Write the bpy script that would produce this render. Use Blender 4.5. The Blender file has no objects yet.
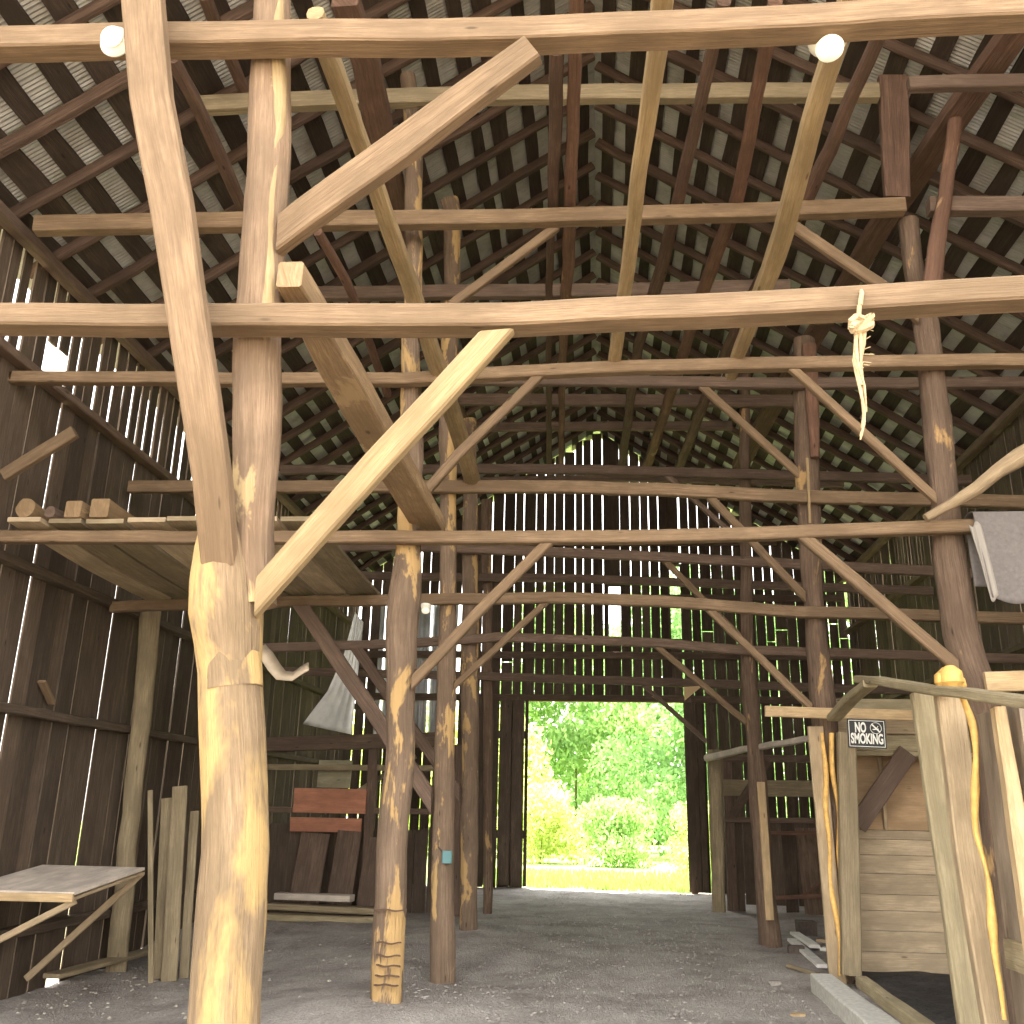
import bpy, math, random
from mathutils import Vector, Matrix, noise
C = bpy.context.scene.collection
V = Vector
CAM = [[0.99601, 0.00732, 0.08897, 0.0], [0.08701, -0.30254, -0.94916, 0.0], [0.01996, 0.95311, -0.30197, 1.6], [0.0, 0.0, 0.0, 1.0]]
MEMBERS = [
 ('tie_beam', 'nearest top tie beam carrying the two white lampholders', 'beam', 'tie beams spanning the barn', [(-6.0, 4.5, 6.183), (-3.938, 4.5, 6.113), (-3.674, 4.5, 6.104), (-2.032, 4.5, 6.031), (-0.48, 4.5, 5.954), (0.991, 4.5, 5.939), (2.395, 4.5, 5.945), (6.0, 4.5, 5.96)], [0.16, 0.16, 0.16, 0.16, 0.16, 0.16, 0.16, 0.16], 0.16, 'sawn', 'sawn', None),
 ('tie_beam', 'nearest lower tie beam with the frayed rope tied around it', 'beam', 'tie beams spanning the barn', [(-6.0, 4.5, 4.251), (-3.543, 4.5, 4.182), (-3.306, 4.5, 4.175), (-1.835, 4.5, 4.128), (-0.443, 4.5, 4.094), (0.883, 4.5, 4.121), (2.155, 4.5, 4.169), (6.0, 4.5, 4.313)], [0.134, 0.134, 0.134, 0.134, 0.134, 0.134, 0.134, 0.134], 0.16, 'sawn', 'sawn', None),
 ('leaning_timber', 'long sawn timber leaning against the big forked front post', 'timber', None, [(-2.943, 4.22, 7.6), (-2.634, 4.22, 6.165), (-2.464, 4.22, 5.374), (-2.267, 4.22, 4.712), (-2.116, 4.24, 4.114), (-1.994, 4.3, 3.575), (-1.934, 4.42, 3.187), (-1.929, 4.6, 2.818), (-1.94, 4.74, 2.577)], [0.234, 0.234, 0.224, 0.22, 0.197, 0.192, 0.182, 0.174, 0.155], 0.1, 'sawn', 'sawn', None),
 ('knee_brace', 'thick sawn brace rising right from forked front post to nearest top beam', 'brace', 'knee braces between posts and beams', [(-1.815, 4.66, 4.764), (-1.105, 4.5, 5.209), (-0.343, 4.34, 5.701)], [0.196, 0.205, 0.168], 0.1, 'sawn', 'sawn', None),
 ('knee_brace', 'pale yellow straight brace from forked front post up to roped beam', 'brace', 'knee braces between posts and beams', [(-1.72, 4.64, 2.634), (-1.097, 4.48, 3.296), (-0.507, 4.34, 3.934)], [0.137, 0.142, 0.132], 0.08, 'sawn', 'pale', None),
 ('beam_pole', 'stubby squared pole end resting on roped beam beside forked front post', 'pole', 'poles laid on the tie beams', [(-1.69, 4.545, 4.44), (-1.702, 5.675, 4.42), (-1.706, 7.305, 4.4), (-1.674, 9.154, 4.36)], [0.144, 0.24, 0.281, 0.302], 0.16, 'sawn', 'pale2', None),
 ('beam_pole', 'long pale pole laid over left ends of nearest top beam', 'pole', 'poles laid on the tie beams', [(-1.694, 4.527, 6.24), (-1.683, 4.867, 6.2), (-1.661, 5.666, 6.14), (-1.64, 6.807, 6.05), (-1.601, 7.9, 5.95), (-1.565, 9.261, 5.8), (-1.56, 11.411, 5.58)], [0.11, 0.135, 0.129, 0.149, 0.159, 0.191, 0.203], None, 'pole', 'pale', None),
 ('beam_pole', 'cracked pale pole crossing high over the doorway line', 'pole', 'poles laid on the tie beams', [(0.42, 4.394, 6.24), (0.392, 4.919, 6.2), (0.338, 5.764, 6.12), (0.28, 6.931, 6.06), (0.238, 7.628, 6.0), (0.173, 8.727, 5.95)], [0.138, 0.132, 0.121, 0.123, 0.125, 0.13], None, 'pole', 'pale', None),
 ('beam_pole', 'pale pole running away behind the glowing round lampholder', 'pole', 'poles laid on the tie beams', [(1.508, 4.593, 6.26), (1.478, 5.074, 6.2), (1.482, 5.835, 6.12), (1.482, 6.983, 6.05), (1.433, 7.555, 6.02), (1.369, 9.1, 5.95)], [0.141, 0.139, 0.155, 0.171, 0.157, 0.123], None, 'pole', 'pale', None),
 ('tie_beam', 'second frame upper tie beam under the high round poles', 'beam', 'tie beams spanning the barn', [(-5.779, 8.12, 7.333), (-3.547, 8.4, 7.484), (-0.871, 8.6, 7.551), (1.773, 8.7, 7.598), (3.134, 8.7, 7.601)], [0.187, 0.189, 0.167, 0.165, 0.163], 0.14, 'sawn', 'sawn', None),
 ('tie_beam', 'short upper tie beam right of the second right post', 'beam', 'tie beams spanning the barn', [(3.369, 8.7, 7.592), (4.302, 8.7, 7.565), (5.55, 8.7, 7.528)], [0.172, 0.172, 0.172], 0.14, 'sawn', 'old', None),
 ('tie_beam', 'second frame middle tie beam just below the roped beam', 'beam', 'tie beams spanning the barn', [(-6.1, 8.7, 5.886), (-6.171, 8.7, 5.888), (-3.225, 8.7, 5.802), (-1.928, 8.7, 5.774), (-0.845, 8.7, 5.828), (0.427, 8.7, 5.865), (1.67, 8.7, 5.858), (4.069, 8.7, 5.845), (6.0, 8.7, 5.834)], [0.125, 0.125, 0.125, 0.125, 0.125, 0.125, 0.125, 0.125, 0.125], 0.12, 'sawn', 'sawn', None),
 ('tie_beam', 'second frame lower tie beam holding up the loft boards', 'beam', 'tie beams spanning the barn', [(-5.927, 8.7, 4.146), (-3.967, 8.7, 4.126), (-2.571, 8.7, 4.119), (-0.81, 8.7, 4.11), (0.577, 8.7, 4.112), (2.039, 8.7, 4.153), (3.446, 8.7, 4.201), (6.0, 8.7, 4.29)], [0.119, 0.119, 0.119, 0.119, 0.119, 0.119, 0.119, 0.119], 0.12, 'sawn', 'sawn', None),
 ('collar_beam', 'weathered collar tie high between the second frame posts', 'beam', 'tie beams spanning the barn', [(-4.081, 7.9, 8.56), (-3.549, 8.05, 8.697), (-0.886, 8.45, 8.998), (1.84, 8.6, 9.002), (2.99, 8.65, 8.981)], [0.191, 0.191, 0.191, 0.191, 0.191], 0.12, 'sawn', 'weather', None),
 ('tie_beam', 'dark tie piece high at right crossing the leaning purlin', 'beam', 'tie beams spanning the barn', [(2.982, 7.8, 8.333), (4.041, 7.8, 8.307), (4.2, 7.8, 8.303)], [0.143, 0.143, 0.143], 0.1, 'sawn', 'old', None),
 ('knee_brace', 'thin brace under the second frame upper beam, left of centre', 'brace', 'knee braces between posts and beams', [(-0.519, 8.7, 7.411), (-1.452, 8.7, 6.647), (-1.724, 8.7, 6.424)], [0.091, 0.091, 0.091], 0.08, 'sawn', 'sawn', None),
 ('knee_brace', 'thin reddish brace from left second post to middle tie beam', 'brace', 'knee braces between posts and beams', [(-0.652, 8.7, 5.703), (-1.358, 8.7, 4.957), (-1.715, 8.7, 4.568)], [0.094, 0.094, 0.094], 0.08, 'sawn', 'sawn', None),
 ('knee_brace', 'thin brace from left second post to loft-level tie beam', 'brace', 'knee braces between posts and beams', [(-0.525, 8.7, 4.001), (-1.094, 8.7, 3.416), (-1.63, 8.7, 2.848)], [0.096, 0.096, 0.096], 0.08, 'sawn', 'sawn', None),
 ('knee_brace', 'brace behind the roped beam, right of the pale pole', 'brace', 'knee braces between posts and beams', [(2.014, 8.7, 7.421), (2.813, 8.7, 6.709), (3.216, 8.7, 6.341)], [0.112, 0.112, 0.112], 0.08, 'sawn', 'sawn', None),
 ('knee_brace', 'slim brace crossed by the hanging rope end', 'brace', 'knee braces between posts and beams', [(1.976, 8.7, 5.723), (3.065, 8.7, 4.581)], [0.083, 0.083], 0.08, 'sawn', 'sawn', None),
 ('knee_brace', 'brace falling right to the second right post near the sign', 'brace', 'knee braces between posts and beams', [(1.967, 8.7, 4.029), (3.118, 8.7, 2.962)], [0.108, 0.108], 0.08, 'sawn', 'sawn', None),
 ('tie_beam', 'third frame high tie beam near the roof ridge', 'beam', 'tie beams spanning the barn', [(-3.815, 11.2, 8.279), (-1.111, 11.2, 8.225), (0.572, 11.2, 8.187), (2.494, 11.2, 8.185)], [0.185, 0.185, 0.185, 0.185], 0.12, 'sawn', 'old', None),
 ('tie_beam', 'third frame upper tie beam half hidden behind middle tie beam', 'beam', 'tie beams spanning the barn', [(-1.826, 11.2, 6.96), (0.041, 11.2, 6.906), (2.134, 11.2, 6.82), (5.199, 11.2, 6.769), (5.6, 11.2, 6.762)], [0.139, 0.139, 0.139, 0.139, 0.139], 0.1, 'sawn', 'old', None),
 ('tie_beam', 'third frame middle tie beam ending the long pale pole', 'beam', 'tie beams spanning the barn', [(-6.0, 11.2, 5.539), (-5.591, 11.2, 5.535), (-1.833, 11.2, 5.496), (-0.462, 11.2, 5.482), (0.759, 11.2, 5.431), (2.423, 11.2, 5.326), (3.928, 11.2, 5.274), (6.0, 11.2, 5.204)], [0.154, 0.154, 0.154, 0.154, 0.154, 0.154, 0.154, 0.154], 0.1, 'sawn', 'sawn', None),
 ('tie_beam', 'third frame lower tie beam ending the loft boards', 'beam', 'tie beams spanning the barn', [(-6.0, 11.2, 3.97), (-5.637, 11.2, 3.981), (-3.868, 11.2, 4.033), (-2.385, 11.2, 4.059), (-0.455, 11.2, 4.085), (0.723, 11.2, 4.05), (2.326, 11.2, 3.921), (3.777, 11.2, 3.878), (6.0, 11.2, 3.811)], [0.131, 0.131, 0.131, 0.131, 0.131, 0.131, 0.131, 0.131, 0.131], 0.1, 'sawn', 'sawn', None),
 ('knee_brace', 'faint brace from third left post to the third lower beam', 'brace', 'knee braces between posts and beams', [(-0.668, 11.2, 3.988), (-1.563, 11.2, 3.176)], [0.076, 0.076], 0.06, 'sawn', 'sawn', None),
 ('knee_brace', 'thin brace up to third upper beam beside twin right post', 'brace', 'knee braces between posts and beams', [(1.366, 11.2, 6.753), (2.335, 11.2, 5.776)], [0.099, 0.099], 0.07, 'sawn', 'sawn', None),
 ('knee_brace', 'brace under third middle beam on the right of doorway', 'brace', 'knee braces between posts and beams', [(1.413, 11.2, 5.259), (2.335, 11.2, 4.218)], [0.095, 0.095], 0.07, 'sawn', 'sawn', None),
 ('knee_brace', 'brace under third lower beam meeting post above pale rail', 'brace', 'knee braces between posts and beams', [(1.387, 11.2, 3.849), (2.322, 11.2, 2.914)], [0.087, 0.087], 0.07, 'sawn', 'sawn', None),
 ('knee_brace', 'heavy dark brace sloping across the left aisle before metal sheet', 'brace', 'knee braces between posts and beams', [(-3.531, 11.15, 3.912), (-2.426, 11.15, 2.463), (-1.855, 11.15, 1.691)], [0.174, 0.174, 0.174], 0.1, 'sawn', 'old', None),
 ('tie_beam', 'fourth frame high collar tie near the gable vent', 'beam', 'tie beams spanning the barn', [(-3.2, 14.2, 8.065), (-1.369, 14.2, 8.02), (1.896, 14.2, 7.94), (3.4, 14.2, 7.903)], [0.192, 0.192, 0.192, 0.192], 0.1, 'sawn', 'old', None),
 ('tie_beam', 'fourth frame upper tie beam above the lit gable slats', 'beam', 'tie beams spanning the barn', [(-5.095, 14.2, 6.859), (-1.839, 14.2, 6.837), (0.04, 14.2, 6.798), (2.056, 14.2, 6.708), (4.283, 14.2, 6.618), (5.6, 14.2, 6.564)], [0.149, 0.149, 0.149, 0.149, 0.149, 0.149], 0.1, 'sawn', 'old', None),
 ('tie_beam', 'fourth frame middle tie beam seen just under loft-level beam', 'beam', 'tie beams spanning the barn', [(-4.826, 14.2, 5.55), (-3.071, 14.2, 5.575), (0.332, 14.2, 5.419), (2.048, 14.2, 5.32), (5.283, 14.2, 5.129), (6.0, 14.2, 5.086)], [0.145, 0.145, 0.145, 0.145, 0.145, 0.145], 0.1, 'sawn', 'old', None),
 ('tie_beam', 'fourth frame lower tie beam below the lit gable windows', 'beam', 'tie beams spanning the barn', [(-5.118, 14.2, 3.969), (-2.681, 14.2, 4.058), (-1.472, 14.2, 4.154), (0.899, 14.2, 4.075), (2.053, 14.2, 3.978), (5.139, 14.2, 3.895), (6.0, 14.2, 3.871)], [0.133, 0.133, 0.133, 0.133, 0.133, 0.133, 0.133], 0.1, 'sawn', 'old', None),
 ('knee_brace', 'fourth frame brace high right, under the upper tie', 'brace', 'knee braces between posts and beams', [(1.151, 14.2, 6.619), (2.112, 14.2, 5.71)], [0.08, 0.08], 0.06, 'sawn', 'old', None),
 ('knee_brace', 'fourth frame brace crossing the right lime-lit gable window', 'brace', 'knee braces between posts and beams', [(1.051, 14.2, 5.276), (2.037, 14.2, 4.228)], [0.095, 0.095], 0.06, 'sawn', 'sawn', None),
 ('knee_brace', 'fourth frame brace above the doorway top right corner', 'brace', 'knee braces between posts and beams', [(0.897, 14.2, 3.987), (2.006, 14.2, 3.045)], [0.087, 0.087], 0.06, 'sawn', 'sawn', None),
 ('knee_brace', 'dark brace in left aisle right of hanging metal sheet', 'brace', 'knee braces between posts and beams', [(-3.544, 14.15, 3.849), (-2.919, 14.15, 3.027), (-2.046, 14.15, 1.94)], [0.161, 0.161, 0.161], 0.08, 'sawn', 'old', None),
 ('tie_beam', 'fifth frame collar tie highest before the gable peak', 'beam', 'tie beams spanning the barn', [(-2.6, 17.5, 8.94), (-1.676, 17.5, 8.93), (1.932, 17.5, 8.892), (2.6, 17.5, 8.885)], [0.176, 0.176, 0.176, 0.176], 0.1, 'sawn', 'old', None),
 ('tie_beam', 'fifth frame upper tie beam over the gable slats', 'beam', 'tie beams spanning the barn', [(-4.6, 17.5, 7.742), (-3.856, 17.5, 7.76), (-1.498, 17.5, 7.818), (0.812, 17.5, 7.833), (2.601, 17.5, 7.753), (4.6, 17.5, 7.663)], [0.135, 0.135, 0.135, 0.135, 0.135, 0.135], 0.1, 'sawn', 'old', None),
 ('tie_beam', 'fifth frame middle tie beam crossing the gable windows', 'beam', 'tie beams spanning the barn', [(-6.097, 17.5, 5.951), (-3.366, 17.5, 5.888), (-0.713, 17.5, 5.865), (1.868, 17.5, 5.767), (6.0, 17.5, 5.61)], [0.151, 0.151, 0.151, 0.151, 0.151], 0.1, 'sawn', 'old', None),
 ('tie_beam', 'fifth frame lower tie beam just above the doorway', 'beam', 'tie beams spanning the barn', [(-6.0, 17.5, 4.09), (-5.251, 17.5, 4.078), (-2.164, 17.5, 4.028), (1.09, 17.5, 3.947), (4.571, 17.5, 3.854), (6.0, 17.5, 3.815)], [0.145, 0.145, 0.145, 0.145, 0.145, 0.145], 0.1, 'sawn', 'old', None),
 ('knee_brace', 'thin farthest brace at the doorway right corner', 'brace', 'knee braces between posts and beams', [(0.874, 17.5, 3.82), (1.879, 17.5, 2.908)], [0.078, 0.078], 0.05, 'sawn', 'old', None),
 ('timber_post', 'leaning left post of second frame with saw cuts at foot', 'post', 'timber posts of the frame', [(-1.815, 8.9, 0.129), (-1.814, 8.9, 0.401), (-1.84, 8.9, 1.293), (-1.812, 8.9, 2.245), (-1.847, 8.9, 2.699), (-1.856, 8.9, 3.554), (-1.839, 8.9, 4.152), (-1.852, 8.9, 4.774), (-1.909, 8.9, 5.869), (-1.949, 8.9, 7.043), (-1.99, 8.9, 8.045), (-2.082, 8.9, 9.387), (-2.166, 8.9, 10.539)], [0.289, 0.283, 0.293, 0.275, 0.27, 0.326, 0.235, 0.219, 0.217, 0.182, 0.187, 0.183, 0.189], 0.24, 'log', 'log', 0.012),
 ('timber_post', 'left post of third frame with small teal box', 'post', 'timber posts of the frame', [(-1.717, 11.36, -0.208), (-1.744, 11.36, 0.697), (-1.777, 11.36, 1.761), (-1.8, 11.36, 2.891), (-1.825, 11.36, 4.095), (-1.89, 11.36, 5.379), (-1.918, 11.36, 6.054), (-1.938, 11.36, 8.222), (-1.979, 11.36, 9.639), (-2.033, 11.36, 10.639)], [0.271, 0.256, 0.252, 0.224, 0.207, 0.202, 0.205, 0.229, 0.237, 0.242], 0.22, 'log', 'log', 0.01),
 ('timber_post', 'left post of fourth frame standing left of the doorway', 'post', 'timber posts of the frame', [(-1.843, 14.4, 0.076), (-1.864, 14.4, 1.128), (-1.891, 14.4, 2.372), (-1.93, 14.4, 3.537), (-1.993, 14.4, 5.4), (-2.037, 14.4, 6.725), (-2.072, 14.4, 7.767)], [0.265, 0.257, 0.264, 0.27, 0.25, 0.225, 0.229], 0.2, 'log', 'log', 0.01),
 ('timber_post', 'farthest thin left post beside the open doorway', 'post', 'timber posts of the frame', [(-1.931, 17.7, 0.102), (-1.98, 17.7, 1.865), (-2.033, 17.7, 3.801), (-2.121, 17.7, 6.27), (-2.174, 17.7, 7.481)], [0.155, 0.16, 0.184, 0.192, 0.196], 0.16, 'log', 'logd', None),
 ('timber_post', 'stout right post of second frame rising behind stall', 'post', 'timber posts of the frame', [(3.307, 8.9, -0.05), (3.35, 8.9, 1.174), (3.384, 8.9, 2.146), (3.346, 8.9, 2.791), (3.239, 8.9, 3.192), (3.22, 8.9, 3.559), (3.201, 8.9, 3.935), (3.253, 8.9, 4.322), (3.271, 8.9, 4.718), (3.293, 8.9, 5.333), (3.276, 8.9, 5.866), (3.294, 8.9, 6.304), (3.212, 8.9, 6.816), (3.218, 8.9, 7.557)], [0.301, 0.301, 0.294, 0.301, 0.306, 0.283, 0.305, 0.271, 0.265, 0.261, 0.246, 0.259, 0.203, 0.197], 0.26, 'log', 'logd', 0.012),
 ('queen_post', 'wide dark plank post standing on the short right tie', 'post', None, [(3.081, 8.72, 7.713), (3.132, 8.72, 8.435), (3.178, 8.72, 9.228)], [0.246, 0.283, 0.3], 0.1, 'sawn', 'purl', None),
 ('tier_pole', 'bark pole crossing behind the leaning front timber', 'pole', 'round poles laid on the upper beams', [(-3.632, 6.426, 7.78), (-3.644, 7.066, 7.78), (-3.725, 7.929, 7.78), (-3.797, 8.708, 7.78)], [0.121, 0.12, 0.132, 0.12], None, 'pole', 'barkd', None),
 ('tier_pole', 'short bark pole seen above the left end of collar tie', 'pole', 'round poles laid on the upper beams', [(-3.576, 6.703, 8.75), (-3.642, 7.354, 8.8), (-3.671, 8.081, 8.82)], [0.12, 0.118, 0.117], None, 'pole', 'barkd', None),
 ('tier_pole', 'slim pale-edged pole left of the long pale pole', 'pole', 'round poles laid on the upper beams', [(-2.676, 7.834, 6.95), (-2.622, 8.871, 6.95), (-2.7, 10.044, 6.95), (-2.783, 11.569, 6.95)], [0.087, 0.096, 0.095, 0.107], None, 'pole', 'bark', None),
 ('post_scab', 'reddish split pole strapped to upper right second post', 'timber', None, [(3.71, 8.58, 8.603), (3.631, 8.58, 8.175), (3.486, 8.58, 7.584), (3.356, 8.58, 7.012), (3.25, 8.58, 6.568)], [0.145, 0.143, 0.141, 0.178, 0.175], 0.1, 'log', 'bark', None),
 ('timber_post', 'right post of third frame rising from stall corner', 'post', 'timber posts of the frame', [(2.525, 11.38, 0.036), (2.541, 11.38, 1.011), (2.548, 11.38, 2.055), (2.536, 11.38, 3.05), (2.526, 11.38, 3.983), (2.551, 11.38, 4.965), (2.58, 11.38, 5.867), (2.612, 11.38, 6.674), (2.647, 11.38, 7.514)], [0.263, 0.271, 0.279, 0.275, 0.235, 0.266, 0.309, 0.265, 0.257], 0.24, 'log', 'logd', 0.012),
 ('post_scab', 'red split pole beside upper right third post', 'timber', None, [(2.636, 11.2, 5.824), (2.668, 11.2, 6.591), (2.686, 11.2, 7.348)], [0.109, 0.149, 0.177], 0.1, 'log', 'bark', None),
 ('timber_post', 'right post of fourth frame with a pale plank nailed on', 'post', 'timber posts of the frame', [(2.285, 14.38, -0.026), (2.243, 14.38, 0.831), (2.222, 14.38, 2.158), (2.215, 14.38, 2.782), (2.185, 14.38, 3.279), (2.189, 14.38, 4.158), (2.239, 14.38, 5.382), (2.318, 14.38, 7.172), (2.42, 14.38, 9.5)], [0.297, 0.262, 0.27, 0.216, 0.247, 0.178, 0.167, 0.173, 0.173], 0.22, 'log', 'logd', 0.012),
 ('rail_post', 'short right post carrying the end of the pale handrail', 'post', None, [(1.975, 17.6, 0.138), (1.999, 17.6, 1.444), (2.023, 17.6, 2.78)], [0.235, 0.24, 0.264], 0.2, 'log', 'weather', None),
 ('handrail', 'pale thin rail running from short post toward the stall', 'rail', None, [(1.857, 17.4, 2.63), (2.226, 14.9, 2.635), (2.589, 11.75, 2.553)], [0.121, 0.097, 0.076], None, 'pole', 'tabletop', None),
 ('tier_pole', 'reddish bark pole running away just left of the ridge line', 'pole', 'round poles laid on the upper beams', [(-0.131, 5.908, 7.74), (-0.162, 6.521, 7.74), (-0.222, 7.788, 7.74), (-0.303, 9.503, 7.74), (-0.45, 11.658, 7.74), (-0.537, 13.614, 7.74), (-0.663, 16.485, 7.74)], [0.117, 0.118, 0.121, 0.148, 0.121, 0.1, 0.091], None, 'pole', 'bark', None),
 ('tier_pole', 'thin dark pole left of the reddish bark pole', 'pole', 'round poles laid on the upper beams', [(-0.312, 6.511, 7.74), (-0.386, 7.778, 7.74), (-0.519, 9.49, 7.74), (-0.654, 11.94, 7.74), (-0.89, 16.636, 7.74)], [0.126, 0.126, 0.091, 0.083, 0.102], None, 'pole', 'barkd', None),
 ('tier_pole', 'dark bark pole between the cracked pale pole and doorway', 'pole', 'round poles laid on the upper beams', [(1.024, 6.083, 7.74), (0.98, 6.597, 7.74), (0.936, 7.442, 7.74), (0.855, 8.642, 7.74), (0.737, 10.199, 7.74), (0.554, 11.998, 7.74), (0.446, 16.522, 7.74)], [0.118, 0.117, 0.12, 0.135, 0.155, 0.137, 0.146], None, 'pole', 'barkd', None),
 ('tier_pole', 'dark red pole right of the cracked pale pole', 'pole', 'round poles laid on the upper beams', [(1.421, 6.109, 7.74), (1.419, 6.626, 7.74), (1.444, 7.215, 7.74), (1.463, 8.678, 7.74), (1.294, 10.458, 7.74), (1.21, 11.739, 7.74), (1.103, 13.684, 7.74), (0.888, 16.695, 7.74)], [0.118, 0.125, 0.125, 0.145, 0.158, 0.148, 0.154, 0.165], None, 'pole', 'bark', None),
 ('tier_pole', 'shadowy pole passing behind the glowing lampholder', 'pole', 'round poles laid on the upper beams', [(2.321, 6.369, 7.74), (2.26, 7.395, 7.74), (2.231, 7.94, 7.74), (2.181, 8.721, 7.74), (1.869, 10.725, 7.74), (1.65, 13.707, 7.74), (1.494, 16.557, 7.74)], [0.112, 0.126, 0.134, 0.145, 0.111, 0.153, 0.163], None, 'pole', 'barkd', None),
 ('roof_purlin', 'wide red-brown purlin under the left roof slope', 'beam', 'roof purlins', [(-2.209, 6.608, 8.5), (-2.187, 7.323, 8.5), (-2.266, 8.153, 8.5), (-2.314, 9.144, 8.5), (-2.466, 10.559, 8.5), (-2.507, 12.686, 8.5), (-2.444, 17.087, 8.5)], [0.249, 0.26, 0.292, 0.251, 0.193, 0.194, 0.231], 0.14, 'sawn', 'purl', None),
 ('roof_purlin', 'rough sawn purlin slanting under the right roof slope', 'beam', 'roof purlins', [(3.903, 7.231, 8.6), (3.734, 8.504, 8.6), (3.478, 10.608, 8.6), (3.42, 11.768, 8.6), (3.182, 13.607, 8.5), (2.847, 18.377, 8.4)], [0.27, 0.308, 0.297, 0.27, 0.291, 0.321], 0.12, 'sawn', 'purl', None),
 ('loft_timber', 'brown board leaning up the left wall above loft', 'timber', None, [(-5.883, 8.52, 4.726), (-5.219, 8.52, 5.187)], [0.13, 0.13], 0.08, 'sawn', 'sawn', None),
 ('log_branch', 'crooked bare branch slanting up from the loft-level beam', 'branch', None, [(2.902, 8.45, 4.204), (3.133, 8.45, 4.342), (3.364, 8.45, 4.482), (3.595, 8.45, 4.603), (3.825, 8.45, 4.782), (4.168, 8.45, 5.009), (6.05, 8.45, 6.258)], [0.08, 0.098, 0.125, 0.134, 0.171, 0.154, 0.154], None, 'log', 'branch', 0.03),
 ('thin_lath', 'slim pale lath hung on the right third post', 'lath', None, [(2.518, 11.1, 5.787), (2.512, 11.1, 5.38), (2.494, 11.1, 4.968)], [0.031, 0.031, 0.031], 0.02, 'sawn', 'pale', None),
 ('stall_rail', 'weathered top rail bending over the stall front', 'rail', None, [(2.45, 9.419, 2.907), (2.45, 8.704, 2.792), (2.45, 7.443, 2.556), (2.45, 6.672, 2.433), (2.45, 5.866, 2.289), (2.45, 5.6, 2.242)], [0.085, 0.114, 0.119, 0.119, 0.116, 0.116], 0.07, 'sawn', 'weatherl', None),
 ('stall_rail', 'short mossy rail sloping down from top rail to streaked post', 'rail', None, [(2.45, 10.495, 2.648), (2.45, 9.781, 2.752), (2.45, 9.023, 2.817)], [0.147, 0.147, 0.127], 0.07, 'sawn', 'weatherl', None),
 ('stall_post', 'grey weathered stall post right of the streaked corner post', 'post', 'stall posts', [(2.544, 11.05, 0.121), (2.626, 11.05, 1.329), (2.695, 11.05, 2.543)], [0.194, 0.201, 0.187], 0.12, 'sawn', 'weather', None),
 ('stall_post', 'leaning weathered board post in middle of stall front', 'post', 'stall posts', [(2.57, 7.689, -0.05), (2.57, 7.709, 0.159), (2.57, 7.777, 0.88), (2.57, 7.905, 1.637), (2.57, 8.006, 2.596)], [0.18, 0.18, 0.181, 0.167, 0.176], 0.08, 'sawn', 'weatherl', None),
 ('stall_post', 'tan stall post edged with yellow foam', 'post', 'stall posts', [(2.55, 7.144, -0.05), (2.55, 7.196, 0.318), (2.55, 7.281, 0.93), (2.55, 7.341, 1.638), (2.55, 7.368, 2.518)], [0.155, 0.155, 0.182, 0.183, 0.191], 0.1, 'sawn', 'pinew', None),
 ('stall_post', 'yellowish narrow stall post at the right picture edge', 'post', 'stall posts', [(2.55, 6.374, -0.05), (2.55, 6.446, 1.523), (2.55, 6.462, 1.877), (2.55, 6.502, 2.324)], [0.104, 0.104, 0.087, 0.071], 0.1, 'sawn', 'pine', None),
 ('stall_rail', 'fresh pale rail nailed across above the sign', 'rail', None, [(1.828, 11.0, 2.766), (2.743, 11.0, 2.743), (3.538, 11.0, 2.731)], [0.115, 0.115, 0.115], 0.05, 'sawn', 'pine', None),
 ('stall_rail', 'fresh pale board right of the second right post', 'rail', None, [(3.256, 8.5, 2.763), (3.574, 8.5, 2.774), (5.9, 8.5, 2.855)], [0.169, 0.169, 0.169], 0.05, 'sawn', 'pine', None),
 ('stall_brace', 'dark diagonal plank inside the stall below the sign', 'brace', None, [(3.485, 11.55, 2.383), (2.853, 11.55, 1.572)], [0.214, 0.214], 0.05, 'sawn', 'old', None),
 ('stall_sill', 'pale grey curb timber along the stall front floor', 'sill', None, [(2.203, 10.831, 0.05), (2.148, 8.311, 0.05), (2.093, 5.8, 0.05)], [0.22, 0.271, 0.271], 0.2, 'sawn', 'concrete', None),
 ('sill_timber', 'rough mossy timber lying along the pale curb top', 'sill', None, [(2.407, 10.044, 0.2), (2.304, 7.575, 0.2), (2.234, 5.9, 0.2)], [0.111, 0.13, 0.13], 0.1, 'sawn', 'weatherl', None),
]
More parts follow.
